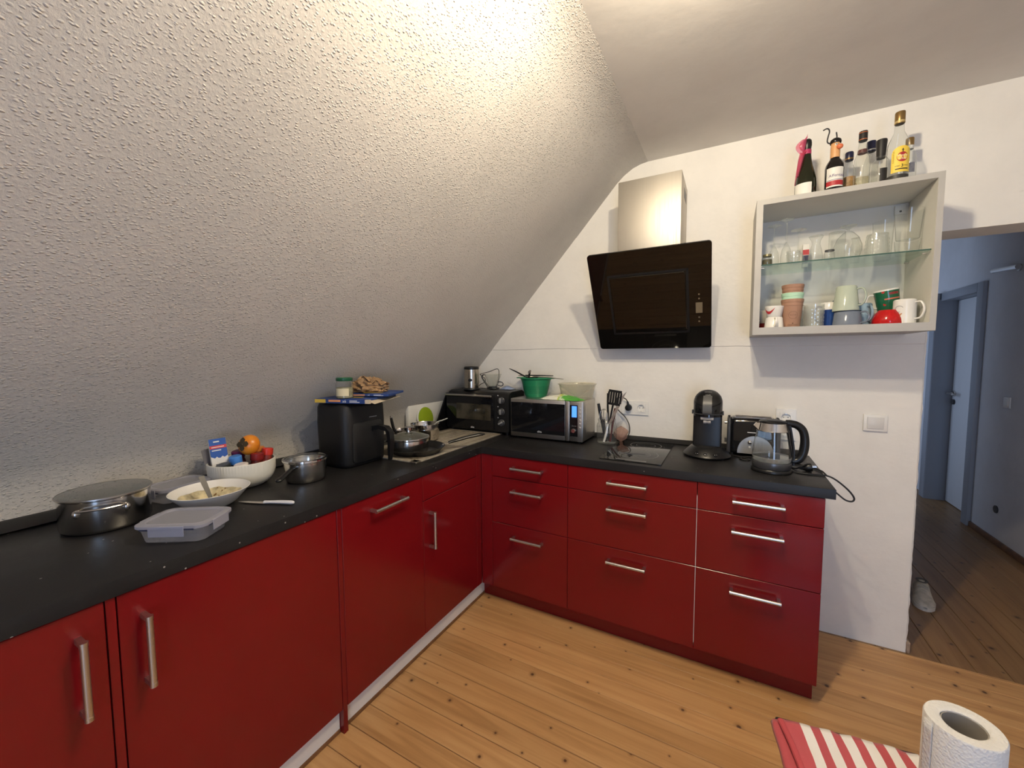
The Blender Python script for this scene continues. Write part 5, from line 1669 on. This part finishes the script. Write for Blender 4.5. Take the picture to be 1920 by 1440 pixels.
# rum bottle with the yellow label
t = bottle(1.806, -.215, 'tall clear rum bottle with yellow label and bronze cap', [(.033, .0004), (.035, .004), (.035, .150), (.033, .168), (.024, .192), (.0165, .210), (.0145, .235), (.0150, .250)], M_glass_dk)
MB().lathe([(.0155, .243), (.0165, .245), (.0165, .286), (.0155, .290), (.001, .290)], 28).build('cap', M_gold, t)
MB().lathe([(.0168, .246), (.0168, .254)], 28).build('cap_band', mat('pale_gold', (.62, .48, .22, 1), .35, .5), t)
MB().lathe([(.001, .003), (.0335, .004), (.0335, .024), (.001, .024)], 28).build('contents', M_liquor, t)
MB().lathe([(.0352, .019), (.0352, .034)], 28).build('base_band', mat('dark_band_label', (.03, .028, .025, 1), .5), t)
ac = CAMA + .35
mb = MB()
vs, fs = [], []
for k in range(21):
    u = -1 + k / 10
    zt = .118 + .026 * math.sqrt(max(0, 1 - u * u)) if abs(u) < 1 else .118
    for z in (.042, zt):
        vs.append((.0354 * math.cos(ac + u * .98), .0354 * math.sin(ac + u * .98), z))
mb.add(vs, [(2 * k, 2 * k + 2, 2 * k + 3, 2 * k + 1) for k in range(20)])
mb.build('paper_label', M_lab_yel, t)
pc = on_cyl(.0357, ac, .101)
mb = MB()
mb.add([pc(.0185 * math.cos(2 * PI * k / 32), .0190 * math.sin(2 * PI * k / 32)) for k in range(32)] + [pc(0, 0)], [(k, (k + 1) % 32, 32) for k in range(32)])
mb.build('red_disc', M_lab_red, t)
mb = MB()
text_mb(mb, 'Havana', .0115, on_cyl(.0361, ac, .1065), bold=.01)
text_mb(mb, 'Club', .0125, on_cyl(.0361, ac, .0945), bold=.01)
mb.build('lettering', mat('cream_print', (.80, .72, .50, 1), .5), t, smooth=False)
mb = MB()
text_mb(mb, '3', .016, on_cyl(.0358, ac, .066), bold=.015)
text_mb(mb, 'AÑEJO', .0055, on_cyl(.0358, ac - .42, .066), bold=.01)
text_mb(mb, 'AÑOS', .0055, on_cyl(.0358, ac + .36, .066), bold=.01)
mb.lathe([(.0357, .052), (.0357, .056)], 16, a0=ac - .6, a1=ac + .6)
for i in range(8):
    mb.lathe([(.0357, .082 + i * .006), (.0357, .0835 + i * .006)], 3, a0=ac - .86, a1=ac - .72)
mb.build('print', M_lab_blk, t, smooth=False)
mb = MB()
pc2 = on_cyl(.0358, ac, .1225)
mb.add([pc2(*p) for p in ((-.0015, -.003), (.0015, -.003), (.0015, .004), (.005, .004), (.002, .0065), (0, .013), (-.002, .0065), (-.005, .004), (-.0015, .004))], [tuple(range(9))])
mb.build('emblem', M_lab_blk, t, smooth=False)
t = bottle(1.868, -.115, 'slim clear bottle with bronze screw cap, rightmost on the wall cabinet', [(.023, .0004), (.0245, .004), (.0245, .125), (.022, .145), (.0135, .170), (.012, .195)], M_glass_dk)
MB().lathe([(.0130, .186), (.0138, .188), (.0138, .214), (.0130, .218), (.001, .218)], 24).build('cap', M_gold, t)
MB().lathe([(.0128, .172), (.0135, .186)], 24).build('neck_band', M_lab_w, t)
cyl_patch(MB(), .0248, .070, .110, CAMA, 1.6).build('paper_label', mat('grey_print_label', (.45, .44, .44, 1), .5, var=(50, .5)), t)

# ------------------------------------------------------------------ glasses on the glass shelf
ZG = 1.503 + .3200


def glassware(x, y, label, prof, mtl=None, name='drinking_glass', cat='glass', sides=40, group=None, z=None, part='glass'):
    t = thing(name, label, cat, (x, y, ZG if z is None else z), 0, group)
    MB().lathe(prof, sides).build(part, mtl or M_glass_dk, t, ang=60)
    return t


def flute(x, y, label, rb, hb_, hs, rf):
    """stem glass standing on its rim: bowl below, foot on top"""
    t = thing('stem_glass', label, 'glass', (x, y, ZG))
    MB().lathe([(rb, 0), (rb * 1.06, hb_ * .35), (rb * .85, hb_ * .7), (rb * .4, hb_ * .93), (.0045, hb_), (.003, hb_ + .006)], 36).build('bowl', M_glass_dk, t)
    MB().lathe([(.0034, hb_ + .003), (.0028, hb_ + hs * .5), (.0036, hb_ + hs)], 12).build('stem', M_glass_dk, t)
    MB().lathe([(.0036, hb_ + hs - .002), (.010, hb_ + hs + .002), (rf, hb_ + hs + .006), (rf, hb_ + hs + .0075), (.001, hb_ + hs + .0075)], 36).build('foot', M_glass_dk, t)
    return t


flute(1.392, -.170, 'inverted champagne flute with thin stem, leftmost of the stem glasses', .021, .100, .088, .028)
flute(1.437, -.205, 'inverted champagne flute right of the leftmost stem glass', .021, .100, .100, .028)
flute(1.484, -.195, 'inverted short stemmed wine glass behind the cut tumbler', .024, .062, .088, .030)
t = glassware(1.362, -.235, 'small squat glass jar of dark spice at the left end of the glass shelf', [(.001, 0), (.019, 0), (.021, .003), (.021, .034), (.016, .042), (.017, .050), (.001, .050)], name='small_jar', cat='jar')
MB().lathe([(.001, .002), (.0195, .003), (.0195, .028), (.001, .028)], 24).build('contents', mat('olive_contents', (.10, .085, .03, 1), .6, var=(90, .5)), t)
MB().lathe([(.0165, .042), (.018, .043), (.018, .052), (.001, .053)], 24).build('lid', mat('olive_metal', (.28, .25, .14, 1), .3, .7), t)


def cut_tumbler(x, y, label, rb, rt, h, z=None, n=18, rows=5, inv=False, name='cut_tumbler'):
    t = thing(name, label, 'glass', (x, y, ZG if z is None else z))
    mb = MB()
    N = n * 4
    vs, fs = [], []
    M_ = rows * 4 + 4
    for j in range(M_ + 1):
        q = j / M_
        r = rb + (rt - rb) * q
        zz = h * q
        for i in range(N):
            a = 2 * PI * i / N
            bump = .0016 * (abs(math.sin(n * a / 1)) * abs(math.sin(PI * rows * q))) if q < .82 else 0
            vs.append(((r + bump) * math.cos(a), (r + bump) * math.sin(a), zz))
    for j in range(M_):
        for i in range(N):
            fs.append((j * N + i, j * N + (i + 1) % N, (j + 1) * N + (i + 1) % N, (j + 1) * N + i))
    mb.add(vs, fs)
    mb.lathe([(.001, h if inv else .0005), (rt if inv else rb, h if inv else .0005)], 36)
    mb.lathe([(rb - .004, .004), (rt - .004, h - .003)], 36)
    mb.build('glass', M_cut, t, ang=20)
    return t


cut_tumbler(1.462, -.240, 'small diamond-cut tumbler in front of the stem glasses', .022, .026, .056)
t = thing('spice_carton', 'small white carton with red and blue print standing behind the tulip glass', 'box', (1.524, -.105, ZG))
MB().box(-.012, .012, -.010, .010, 0.0003, .108, r=.001, seg=1).build('carton', M_lab_w, t)
MB().box(-.0122, .0122, -.0106, -.0101, .058, .082).build('red_print', M_lab_red, t, smooth=False)
MB().box(-.0122, .0122, -.0106, -.0101, .018, .056).build('blue_print', M_navy, t, smooth=False)
t = glassware(1.551, -.185, 'tulip shaped beer glass with flared foot on the glass shelf', [(.026, 0), (.0275, .03), (.022, .06), (.0155, .085), (.0165, .100), (.026, .118), (.0275, .121), (.026, .1225), (.001, .119)])
t = glassware(1.593, -.235, 'tiny glass jar with dark rim left of the big snifter', [(.001, 0), (.019, 0), (.0195, .030), (.016, .038), (.016, .046), (.018, .047)], name='small_jar', cat='jar')
MB().lathe([(.0164, .038), (.0175, .039), (.0175, .043), (.0164, .044)], 24).build('ring', M_dkgrey, t)
t = glassware(1.660, -.205, 'large inverted brandy snifter in the middle of the glass shelf', [(.040, 0), (.049, .035), (.049, .060), (.038, .092), (.020, .114), (.006, .123), (.005, .130), (.028, .142), (.0305, .145), (.001, .1465)])
t = glassware(1.643, -.090, 'tall straight glass behind the brandy snifter', [(.030, 0), (.031, .15), (.001, .15)])
t = glassware(1.704, -.120, 'slim bottle shaped glass between snifter and cut bowl', [(.001, 0), (.017, 0), (.018, .07), (.012, .085), (.013, .105), (.016, .108), (.001, .108)])
cut_tumbler(1.762, -.190, 'wide faceted tumbler upside down right of the snifter', .041, .036, .098, n=16, rows=6, inv=True, name='faceted_tumbler')
t = glassware(1.858, -.190, 'tall clear tumbler nested upright in another at the right end', [(.001, .062), (.034, .062), (.037, .066), (.0455, .178), (.0465, .182)])
t = glassware(1.858, -.190, 'low clear tumbler carrying the tall one at the right end', [(.001, 0), (.033, 0), (.036, .005), (.041, .060)], z=ZG)
t = glassware(1.800, -.105, 'tall plain tumbler half hidden behind the nested tumblers', [(.001, 0), (.028, 0), (.030, .005), (.036, .165), (.037, .168)])

# ------------------------------------------------------------------ cups on the cabinet floor
ZK = 1.503 + .0325


def mug(x, y, label, r0_, r1_, h, mtl, ang, z=ZK, inv=False, tilt=None, hh=None, name='mug', wall=.0035, inner=None):
    t = thing(name, label, 'cup', (x, y, z))
    pr_ = [(.001, 0), (r0_ - .004, 0), (r0_, .004), (r1_, h - .002), (r1_ - wall * .5, h), (r1_ - wall, h - .002), (r0_ - wall, .006), (.001, .005)]
    if inv:
        pr_ = [(r, h - zz) for r, zz in pr_]
    MB().lathe(pr_, 44).build('body', mtl, t)
    if ang is not None:
        c, s_ = math.cos(ang), math.sin(ang)
        hh_ = hh or h * .62
        zc = h * .52
        rm = (r0_ + r1_) / 2
        o_ = .028
        pts = [(rm - .002, zc + hh_ / 2), (rm + o_ * .6, zc + hh_ / 2 + .001), (rm + o_, zc + hh_ * .2), (rm + o_, zc - hh_ * .15), (rm + o_ * .6, zc - hh_ * .45), (rm - .002, zc - hh_ / 2)]
        MB().tube([(q * c, q * s_, w) for q, w in pts], .0048, 8, flat=.75).build('handle', mtl, t)
    if tilt:
        t.rotation_euler = tilt
    return t


M_cup_w = mat('white_china', (.74, .72, .67, 1), .15)
AW = CAMA
t = mug(1.399, -.225, 'lower white mug upside down, handle forward, left end of cabinet', .034, .039, .050, M_cup_w, AW + .25, inv=True, hh=.034)
t = mug(1.399, -.225, 'upper white mug with dark red swirl stacked on another white mug', .030, .038, .050, M_cup_w, None, z=ZK + .0505)
mb = MB()
vs = []
for k in range(17):
    a = -1.0 + 1.5 * k / 16
    w = .007 * math.sin(PI * k / 16)
    zc = .020 + .026 * (abs(a + .25) / .8) ** 2
    r = .0305 + .0075 * min(zc, .048) / .05 + .0004
    for d in (-w, w):
        vs.append((r * math.cos(AW + a - .3), r * math.sin(AW + a - .3), min(.049, zc + d)))
mb.add(vs, [(2 * k, 2 * k + 2, 2 * k + 3, 2 * k + 1) for k in range(16)])
mb.build('swirl', M_lab_red, t)
t = mug(1.368, -.130, 'dark red bowl in the back left corner of the cabinet', .030, .042, .028, mat('dark_red_glaze', (.16, .010, .008, 1), .15), None, name='small_bowl')
t = mug(1.372, -.120, 'cream cup behind the stacked white mugs in the corner', .026, .036, .062, mat('cream_china', (.70, .66, .58, 1), .2), AW - .9, z=ZK + .0290, name='cup')
M_choc = mat('brown_bamboo_fibre', (.36, .20, .13, 1), .6, var=(40, .12))
M_mint = mat('mint_bamboo_fibre', (.42, .66, .48, 1), .6)


def togo(zb, h, mtl, label, first=False):
    t = thing('coffee_cup', label, 'cup', (1.468, -.215, ZK + zb))
    r_ = lambda q: .0325 + .0095 * q / .115
    MB().lathe([(.001, 0), (r_(0) - .002, 0), (r_(0), .003), (r_(h - .030), h - .030), (r_(h - .030) + .0012, h - .0295), (r_(h - .026) + .0012, h - .0255), (r_(h - .025) + .0004, h - .025), (r_(h - .016), h - .016), (r_(h - .015) + .0012, h - .015), (r_(h) + .0015, h - .002), (r_(h), h), (r_(h) - .003, h - .002), (r_(0) - .001, .006), (.001, .005)], 48).build('shell', mtl, t)
    if first:
        mb = MB()
        a = AW + .22
        pc = lambda u, v: ((r_(.055 + v) + .0006) * math.cos(a + u / .037), (r_(.055 + v) + .0006) * math.sin(a + u / .037), .055 + v)
        for k in range(40):
            b0, b1 = 2 * PI * k / 40, 2 * PI * (k + 1) / 40
            mb.add([pc(q * math.cos(b), q * math.sin(b)) for q, b in ((.0165, b0), (.0165, b1), (.0172, b1), (.0172, b0))], [(0, 1, 2, 3)])
        text_mb(mb, 'RICE CUP', .0055, pc)
        mb.lathe([(r_(.010) + .0006, .010), (r_(.012) + .0006, .0113)], 16, a0=a - .6, a1=a + .6)
        mb.lathe([(r_(.016) + .0006, .016), (r_(.020) + .0006, .020)], 3, a0=a - .06, a1=a + .06)
        mb.build('print', mat('dark_brown_print', (.06, .028, .018, 1), .6), t, smooth=False)
    return t


togo(0, .128, M_choc, 'brown fibre coffee cup with round print, lowest of the nested stack', True)
togo(.0385, .118, M_mint, 'mint green fibre coffee cup in the middle of the nested stack')
togo(.076, .118, M_choc, 'brown fibre coffee cup, topmost of the nested stack')
cut_tumbler(1.549, -.220, 'cross cut crystal tumbler right of the nested coffee cups', .036, .039, .100, z=ZK, n=14, rows=6, name='crystal_tumbler')
t = mug(1.618, -.150, 'blue and white mug behind the stacked green and grey mugs', .036, .037, .110, mat('cobalt_glaze', (.012, .045, .19, 1), .12), AW - .95, inv=True)
MB().lathe([(.0374, .078), (.0374, .106), (.034, .1108), (.001, .1112)], 36).build('white_band', M_cup_w, t)
t = mug(1.672, -.110, 'slate blue mug standing behind the pale green mug', .036, .038, .125, mat('slate_glaze', (.09, .15, .19, 1), .12), AW - 1.25, name='mug')
t = mug(1.667, -.225, 'grey blue mug upside down below the pale green one', .046, .051, .062, mat('grey_blue_glaze', (.15, .175, .22, 1), .15), AW + 1.15, inv=True, hh=.044)
MB().lathe([(.0466, .0605), (.0466, .0623), (.001, .0625)], 40).build('dark_base', M_navy, t)
t = mug(1.660, -.225, 'pale green mug upside down on top of the grey blue mug', .036, .047, .108, mat('sage_glaze', (.42, .47, .38, 1), .10), AW + 1.15, z=ZK + .0628, inv=True, hh=.07)
t = mug(1.735, -.150, 'light blue mug upside down behind the stacked mugs', .032, .036, .100, mat('light_blue_glaze', (.26, .36, .42, 1), .15), AW + .5, inv=True)
t = mug(1.778, -.110, 'white coffee cup under the green patterned mug', .030, .044, .058, M_cup_w, AW - .6, name='cup')
t = thing('red_bowl', 'glossy red bowl upside down at the front of the cabinet floor', 'bowl', (1.803, -.218, ZK))
MB().lathe([(.052, 0), (.0535, .003), (.051, .022), (.043, .044), (.033, .056), (.031, .060), (.001, .061)], 44).build('shell', mat('red_glaze', (.42, .010, .010, 1), .10), t)
t = mug(1.828, -.130, 'green patterned mug tilted on the cups beside the cabinet side', .037, .043, .095, M_cup_w, AW - 1.5, z=ZK + .0630, tilt=(.05, -.16, 0))
m, T, b = newmat('green_pattern')
tc = T.n('ShaderNodeTexCoord').outputs['Object']
vo = T.n('ShaderNodeTexVoronoi', ins={'Vector': tc, 'Scale': 55.0})
sp = T.n('ShaderNodeSeparateColor', ins={0: vo.outputs['Color']})
sz_ = T.n('ShaderNodeSeparateXYZ', ins={0: tc})
f = T.ramp(vo.outputs['Distance'], [(.28, (1, 1, 1, 1)), (.34, (0, 0, 0, 1))])
g2 = T.n('ShaderNodeMath', operation='GREATER_THAN', ins={0: sp.outputs[0], 1: .74})
ff = T.n('ShaderNodeMath', operation='MULTIPLY', ins={0: f, 1: g2.outputs[0]})
mx_ = T.n('ShaderNodeMix', data_type='RGBA', ins={0: ff.outputs[0], 6: (.014, .105, .050, 1), 7: (.42, .035, .03, 1)})
T.link(mx_.outputs[2], b.inputs['Base Color'])
b.inputs['Roughness'].default_value = .15
MB().lathe([(.0376, .006), (.0427, .088)], 44).build('printed_wrap', m, t)
MB().lathe([(.0404, .050), (.0407, .056)], 20, a0=AW - .3, a1=AW + 1.2).build('red_stripe', mat('coral_print', (.62, .16, .10, 1), .3), t)
MB().lathe([(.0417, .070), (.0423, .080)], 12, a0=AW + .1, a1=AW + 1.0).build('maroon_patch', mat('maroon_print', (.22, .03, .03, 1), .3), t)
t = mug(1.852, -.226, 'white mug with faint sketch and big handle at the right end', .036, .037, .100, M_cup_w, AW + .95, inv=True, hh=.066)
mb = MB()
pc = on_cyl(.0375, AW - .55, .060)
for k in range(26):
    b0, b1 = .4 + 4.6 * k / 26, .4 + 4.6 * (k + 1) / 26
    mb.add([pc(q * math.cos(b), q * .9 * math.sin(b)) for q, b in ((.013, b0), (.013, b1), (.0142, b1), (.0142, b0))], [(0, 1, 2, 3)])
mb.build('line_print', mat('grey_line_print', (.12, .11, .12, 1), .4), t, smooth=False)
mb = MB()
pc = on_cyl(.0375, AW - .5, .036)
mb.add([pc(*p) for p in ((-.008, -.006), (.004, -.004), (.010, .007), (.002, .004))], [(0, 1, 2, 3)])
mb.build('orange_print', mat('amber_print', (.50, .22, .08, 1), .4), t, smooth=False)

# ------------------------------------------------------------------ hall
def shoe(name, label, loc, rz, s=1.0):
    t = thing(name, label, 'shoe', loc, rz)
    rings, so = [], []
    for q, w, hh_, zt in ((0, .020, .02, .03), (.02, .034, .05, .062), (.06, .037, .075, .085), (.10, .036, .08, .082), (.15, .040, .06, .066), (.20, .045, .05, .052), (.245, .040, .035, .042), (.272, .024, .02, .032), (.282, .008, .01, .025)):
        rings.append([(q * s, w * math.cos(a) * s, (.018 + max(0, (zt - .018)) * max(0, math.sin(a)) ** .8 - .004 * max(0, -math.sin(a))) * s) for a in [2 * PI * k / 20 for k in range(20)]])
        so.append([(q * s, w * 1.08 * math.cos(a) * s, (.0005 if math.sin(a) < 0 else .022) * s) for a in [2 * PI * k / 20 + .01 for k in range(20)]])
    MB().loft(rings).build('upper', M_shoe, t)
    MB().loft(so).build('sole', M_sole, t)
    mb = MB()
    for i, q in enumerate((.12, .14, .16, .18)):
        z = .0815 - i * .0085
        mb.tube([(q * s, -.022 * s, (z - .012) * s), (q * s, 0, (z + .001) * s), (q * s, .022 * s, (z - .012) * s)], .0028 * s, 6, smooth=4)
    mb.build('laces', mat('grey_laces', (.40, .36, .30, 1), .8), t)
    mb = MB()
    mb.lathe([(.027, 0), (.020, .004), (.001, -.010)], 20, (.062 * s, 0, .082 * s), sx=1.4)
    mb.build('opening', mat('shoe_lining', (.10, .09, .08, 1), .9), t)
    return t


M_shoe = mat('beige_canvas', (.60, .54, .45, 1), .85, var=(30, .3), bump=(120, .4, .001))
M_sole = mat('pale_sole', (.58, .53, .46, 1), .7)
shoe('trainer', 'worn beige trainer on the hall floor, toe towards the kitchen', (2.268, .735, 0), math.radians(-103), 1.0)
shoe('trainer', 'second beige trainer half hidden by the wall edge in the hall', (2.135, .690, 0), math.radians(-100), 1.0)
t = thing('wall_spotlight', 'small steel cylinder lamp high on the hall wall', 'lamp', (2.999, 1.745, 2.018))
MB().lathe([(.024, 0), (.024, .008), (.001, .008)], 20, mx=Matrix.Rotation(-PI / 2, 4, 'Y')).build('base', M_steel, t)
MB().cyl((-.006, 0, 0), (-.035, .008, 0), .005, 10).build('arm', M_steel, t)
MB().cyl((-.035, -.06, -.002), (-.050, .205, .016), .017, 20).build('tube', M_chrome, t)
t = thing('light_switch', 'small pale switch on the hall wall right of the door', 'switch', (2.9995, 1.765, 1.06))
MB().box(-.008, 0, -.040, .040, -.040, .040, r=.003).build('frame', M_sock, t)
MB().box(-.011, -.0075, -.026, .026, -.026, .026, r=.0015).build('rocker', M_sock, t)
t = thing('wall_socket', 'dark little outlet low on the hall wall', 'socket', (2.9995, 1.803, .257))
MB().lathe([(.028, 0), (.028, .006), (.001, .007)], 24, mx=Matrix.Rotation(-PI / 2, 4, 'Y')).build('cover', M_dkgrey, t)

# ------------------------------------------------------------------ stool with towel and paper roll, near the camera
SZ = .5
t = thing('stool', 'low dark stool in front carrying a striped towel and a paper roll', 'stool', (1.585, -1.478, 0), math.radians(8))
M_stool = mat('black_stained_wood', (.012, .010, .009, 1), .45)
MB().box(-.215, .215, -.20, .19, SZ - .030, SZ, r=.006).build('seat', M_stool, t)
for x in (-.175, .175):
    for y in (-.16, .15):
        MB().box(x - .018, x + .018, y - .018, y + .018, .0003, SZ - .030, r=.003).build('leg', M_stool, t)
for y in (-.16, .15):
    MB().box(-.157, .157, y - .010, y + .010, .20, .235, r=.002).build('stretcher', M_stool, t)
for x in (-.175, .175):
    MB().box(x - .010, x + .010, -.142, .132, .14, .175, r=.002).build('stretcher', M_stool, t)

m, T, b = newmat('striped_cotton')
tc = T.n('ShaderNodeTexCoord').outputs['UV']
sx = T.n('ShaderNodeSeparateXYZ', ins={0: tc})
u_ = T.n('ShaderNodeMath', operation='SUBTRACT', ins={0: sx.outputs[0], 1: .036})
md = T.n('ShaderNodeMath', operation='FLOORED_MODULO', ins={0: u_.outputs[0], 1: .0405})
w1 = T.n('ShaderNodeMath', operation='LESS_THAN', ins={0: md.outputs[0], 1: .0215})
w2 = T.n('ShaderNodeMath', operation='GREATER_THAN', ins={0: u_.outputs[0], 1: 0.0})
ww = T.n('ShaderNodeMath', operation='MULTIPLY', ins={0: w1.outputs[0], 1: w2.outputs[0]})
nz = T.n('ShaderNodeTexNoise', ins={'Vector': T.n('ShaderNodeTexCoord').outputs['Object'], 'Scale': 240.0, 'Detail': 2.0})
mx_ = T.n('ShaderNodeMix', data_type='RGBA', ins={0: ww.outputs[0], 6: (.42, .062, .072, 1), 7: (.74, .70, .66, 1)})
T.link(mx_.outputs[2], b.inputs['Base Color'])
b.inputs['Roughness'].default_value = .9
b.inputs['Sheen Weight'].default_value = .2
bp = T.n('ShaderNodeBump', ins={'Height': nz.outputs[0], 'Strength': .35, 'Distance': .0008})
T.link(bp.outputs[0], b.inputs['Normal'])


def cloth(name, parent, u0_, u1_, v0_, v1_, z, shift, amp, nu=44, nv=34, hang=None):
    """folded layer lying on the seat; u runs across the stripes, v along them"""
    me = bpy.data.meshes.new(name)
    vs, fs, uv = [], [], []
    for j in range(nv + 1):
        for i in range(nu + 1):
            u = u0_ + (u1_ - u0_) * i / nu
            v = v0_ + (v1_ - v0_) * j / nv
            zz = z + amp * (abs(noise.noise((u * 16, v * 9, shift))) + .5 * noise.noise((u * 34, v * 20, shift + 5)) + .35)
            x, y = u - .010 * math.sin((v - v0_) * 9 + shift), v + .010 * noise.noise((u * 6, shift, 0))
            if hang is not None and u < hang:
                d = hang - u
                x = hang - .012 * (1 - math.exp(-d / .012)) + .004 * noise.noise((v * 20, d * 20, 3))
                zz -= max(0, d - .004) * .96
            vs.append((x, y, zz))
            uv.append((u - u0_ + shift * 0, v))
    for j in range(nv):
        for i in range(nu):
            fs.append((j * (nu + 1) + i, j * (nu + 1) + i + 1, (j + 1) * (nu + 1) + i + 1, (j + 1) * (nu + 1) + i))
    me.from_pydata(vs, [], fs)
    ul = me.uv_layers.new(name='UVMap')
    for p in me.polygons:
        for li in p.loop_indices:
            ul.data[li].uv = uv[me.loops[li].vertex_index]
    me.polygons.foreach_set('use_smooth', [True] * len(me.polygons))
    me.materials.append(m)
    o = bpy.data.objects.new(name, me)
    COL.objects.link(o)
    o.parent = parent
    mdf = o.modifiers.new('thickness', 'SOLIDIFY')
    mdf.thickness = .0018
    mdf.offset = 0
    return o


t = thing('kitchen_towel', 'red and white striped kitchen towel folded on the dark stool', 'towel', (1.585, -1.478, SZ), math.radians(8))
cloth('bottom_layer', t, -.232, .150, -.20, .176, .0022, 1.0, .0014, hang=-.219)
cloth('top_layer', t, -.212, .140, -.20, .170, .0080, 2.0, .0068)
MB().tube([(-.208, .165, .012), (-.201, .10, .014), (-.197, .03, .013), (-.196, -.06, .014), (-.196, -.195, .012)], .007, 8, flat=.6).build('hem_fold', mat('red_cotton', (.40, .058, .068, 1), .9, bump=(240, .35, .0008)), t)

t = thing('paper_roll', 'white kitchen paper roll standing on the striped towel', 'paper roll', (1.616, -1.476, SZ + .0155))
m, T, b = newmat('embossed_paper')
tc = T.n('ShaderNodeTexCoord').outputs['Object']
vo = T.n('ShaderNodeTexVoronoi', ins={'Vector': tc, 'Scale': 190.0})
n1 = T.n('ShaderNodeTexNoise', ins={'Vector': tc, 'Scale': 300.0, 'Detail': 3.0})
hh_ = T.n('ShaderNodeMath', operation='ADD', ins={0: vo.outputs['Distance'], 1: n1.outputs[0]})
bp = T.n('ShaderNodeBump', ins={'Height': hh_.outputs[0], 'Strength': .8, 'Distance': .0016})
T.link(bp.outputs[0], b.inputs['Normal'])
b.inputs['Base Color'].default_value = (.64, .62, .59, 1)
b.inputs['Roughness'].default_value = .95
Ro, Ri, h = .053, .030, .219
mb = MB()
n = 72
vs, fs = [], []
prof_ = [(Ri, .0), (Ro - .002, 0), (Ro, .002), (Ro, h - .003), (Ro - .002, h), (Ro * .75, h + .0005), (Ri + .003, h), (Ri, h - .002), (Ri, 0)]
for j, (r, z) in enumerate(prof_):
    for i in range(n):
        a = 2 * PI * i / n
        q = r * (1 + .012 * noise.noise((math.cos(a) * 2, math.sin(a) * 2, j * .1))) if 1 <= j <= 4 else r * (1 + .05 * noise.noise((math.cos(a) * 1.6, math.sin(a) * 1.6, 7)))
        vs.append((q * math.cos(a), q * math.sin(a), z))
for j in range(len(prof_) - 1):
    for i in range(n):
        fs.append((j * n + i, j * n + (i + 1) % n, (j + 1) * n + (i + 1) % n, (j + 1) * n + i))
mb.add(vs, fs)
mb.build('roll', m, t)
mb = MB()
a0_ = math.radians(-155)
mb.grid(lambda u, v: ((Ro + .0012 + .0025 * u * u) * math.cos(a0_ - .30 * u), (Ro + .0012 + .0025 * u * u) * math.sin(a0_ - .30 * u), .002 + (h - .005) * v), 6, 10)
mb.build('loose_sheet', m, t, solid=.0006)
MB().lathe([(Ri - .0002, .001), (Ri - .0016, .001), (Ri - .0016, h - .004), (Ri - .0002, h - .004)], 40).build('core', mat('grey_card_core', (.30, .27, .23, 1), .8), t)

# ------------------------------------------------------------------ ceiling lamp (just above the frame)
t = thing('ceiling_lamp', 'two-armed ceiling lamp with bare bulbs above the kitchen', 'lamp', (1.115, -1.575, ZC))
MB().cyl((0, 0, -.0005), (0, 0, -.014), .045, 28).build('rose', M_white_pl, t)
M_bulb = mat('lit_bulb', (1, .84, .62, 1), .3, emit=9)
for sx_, sy_ in ((-.085, -.155), (.085, .155)):
    MB().tube([(0, 0, -.008), (sx_ * .55, sy_ * .55, -.010), (sx_ * .8, sy_ * .8, -.016)], .005, 8).build('arm', M_steel, t)
    MB().lathe([(.001, -.004), (.016, -.004), (.018, -.012), (.016, -.020), (.001, -.020)], 20, (sx_, sy_, 0)).build('bulb_holder', M_white_pl, t)
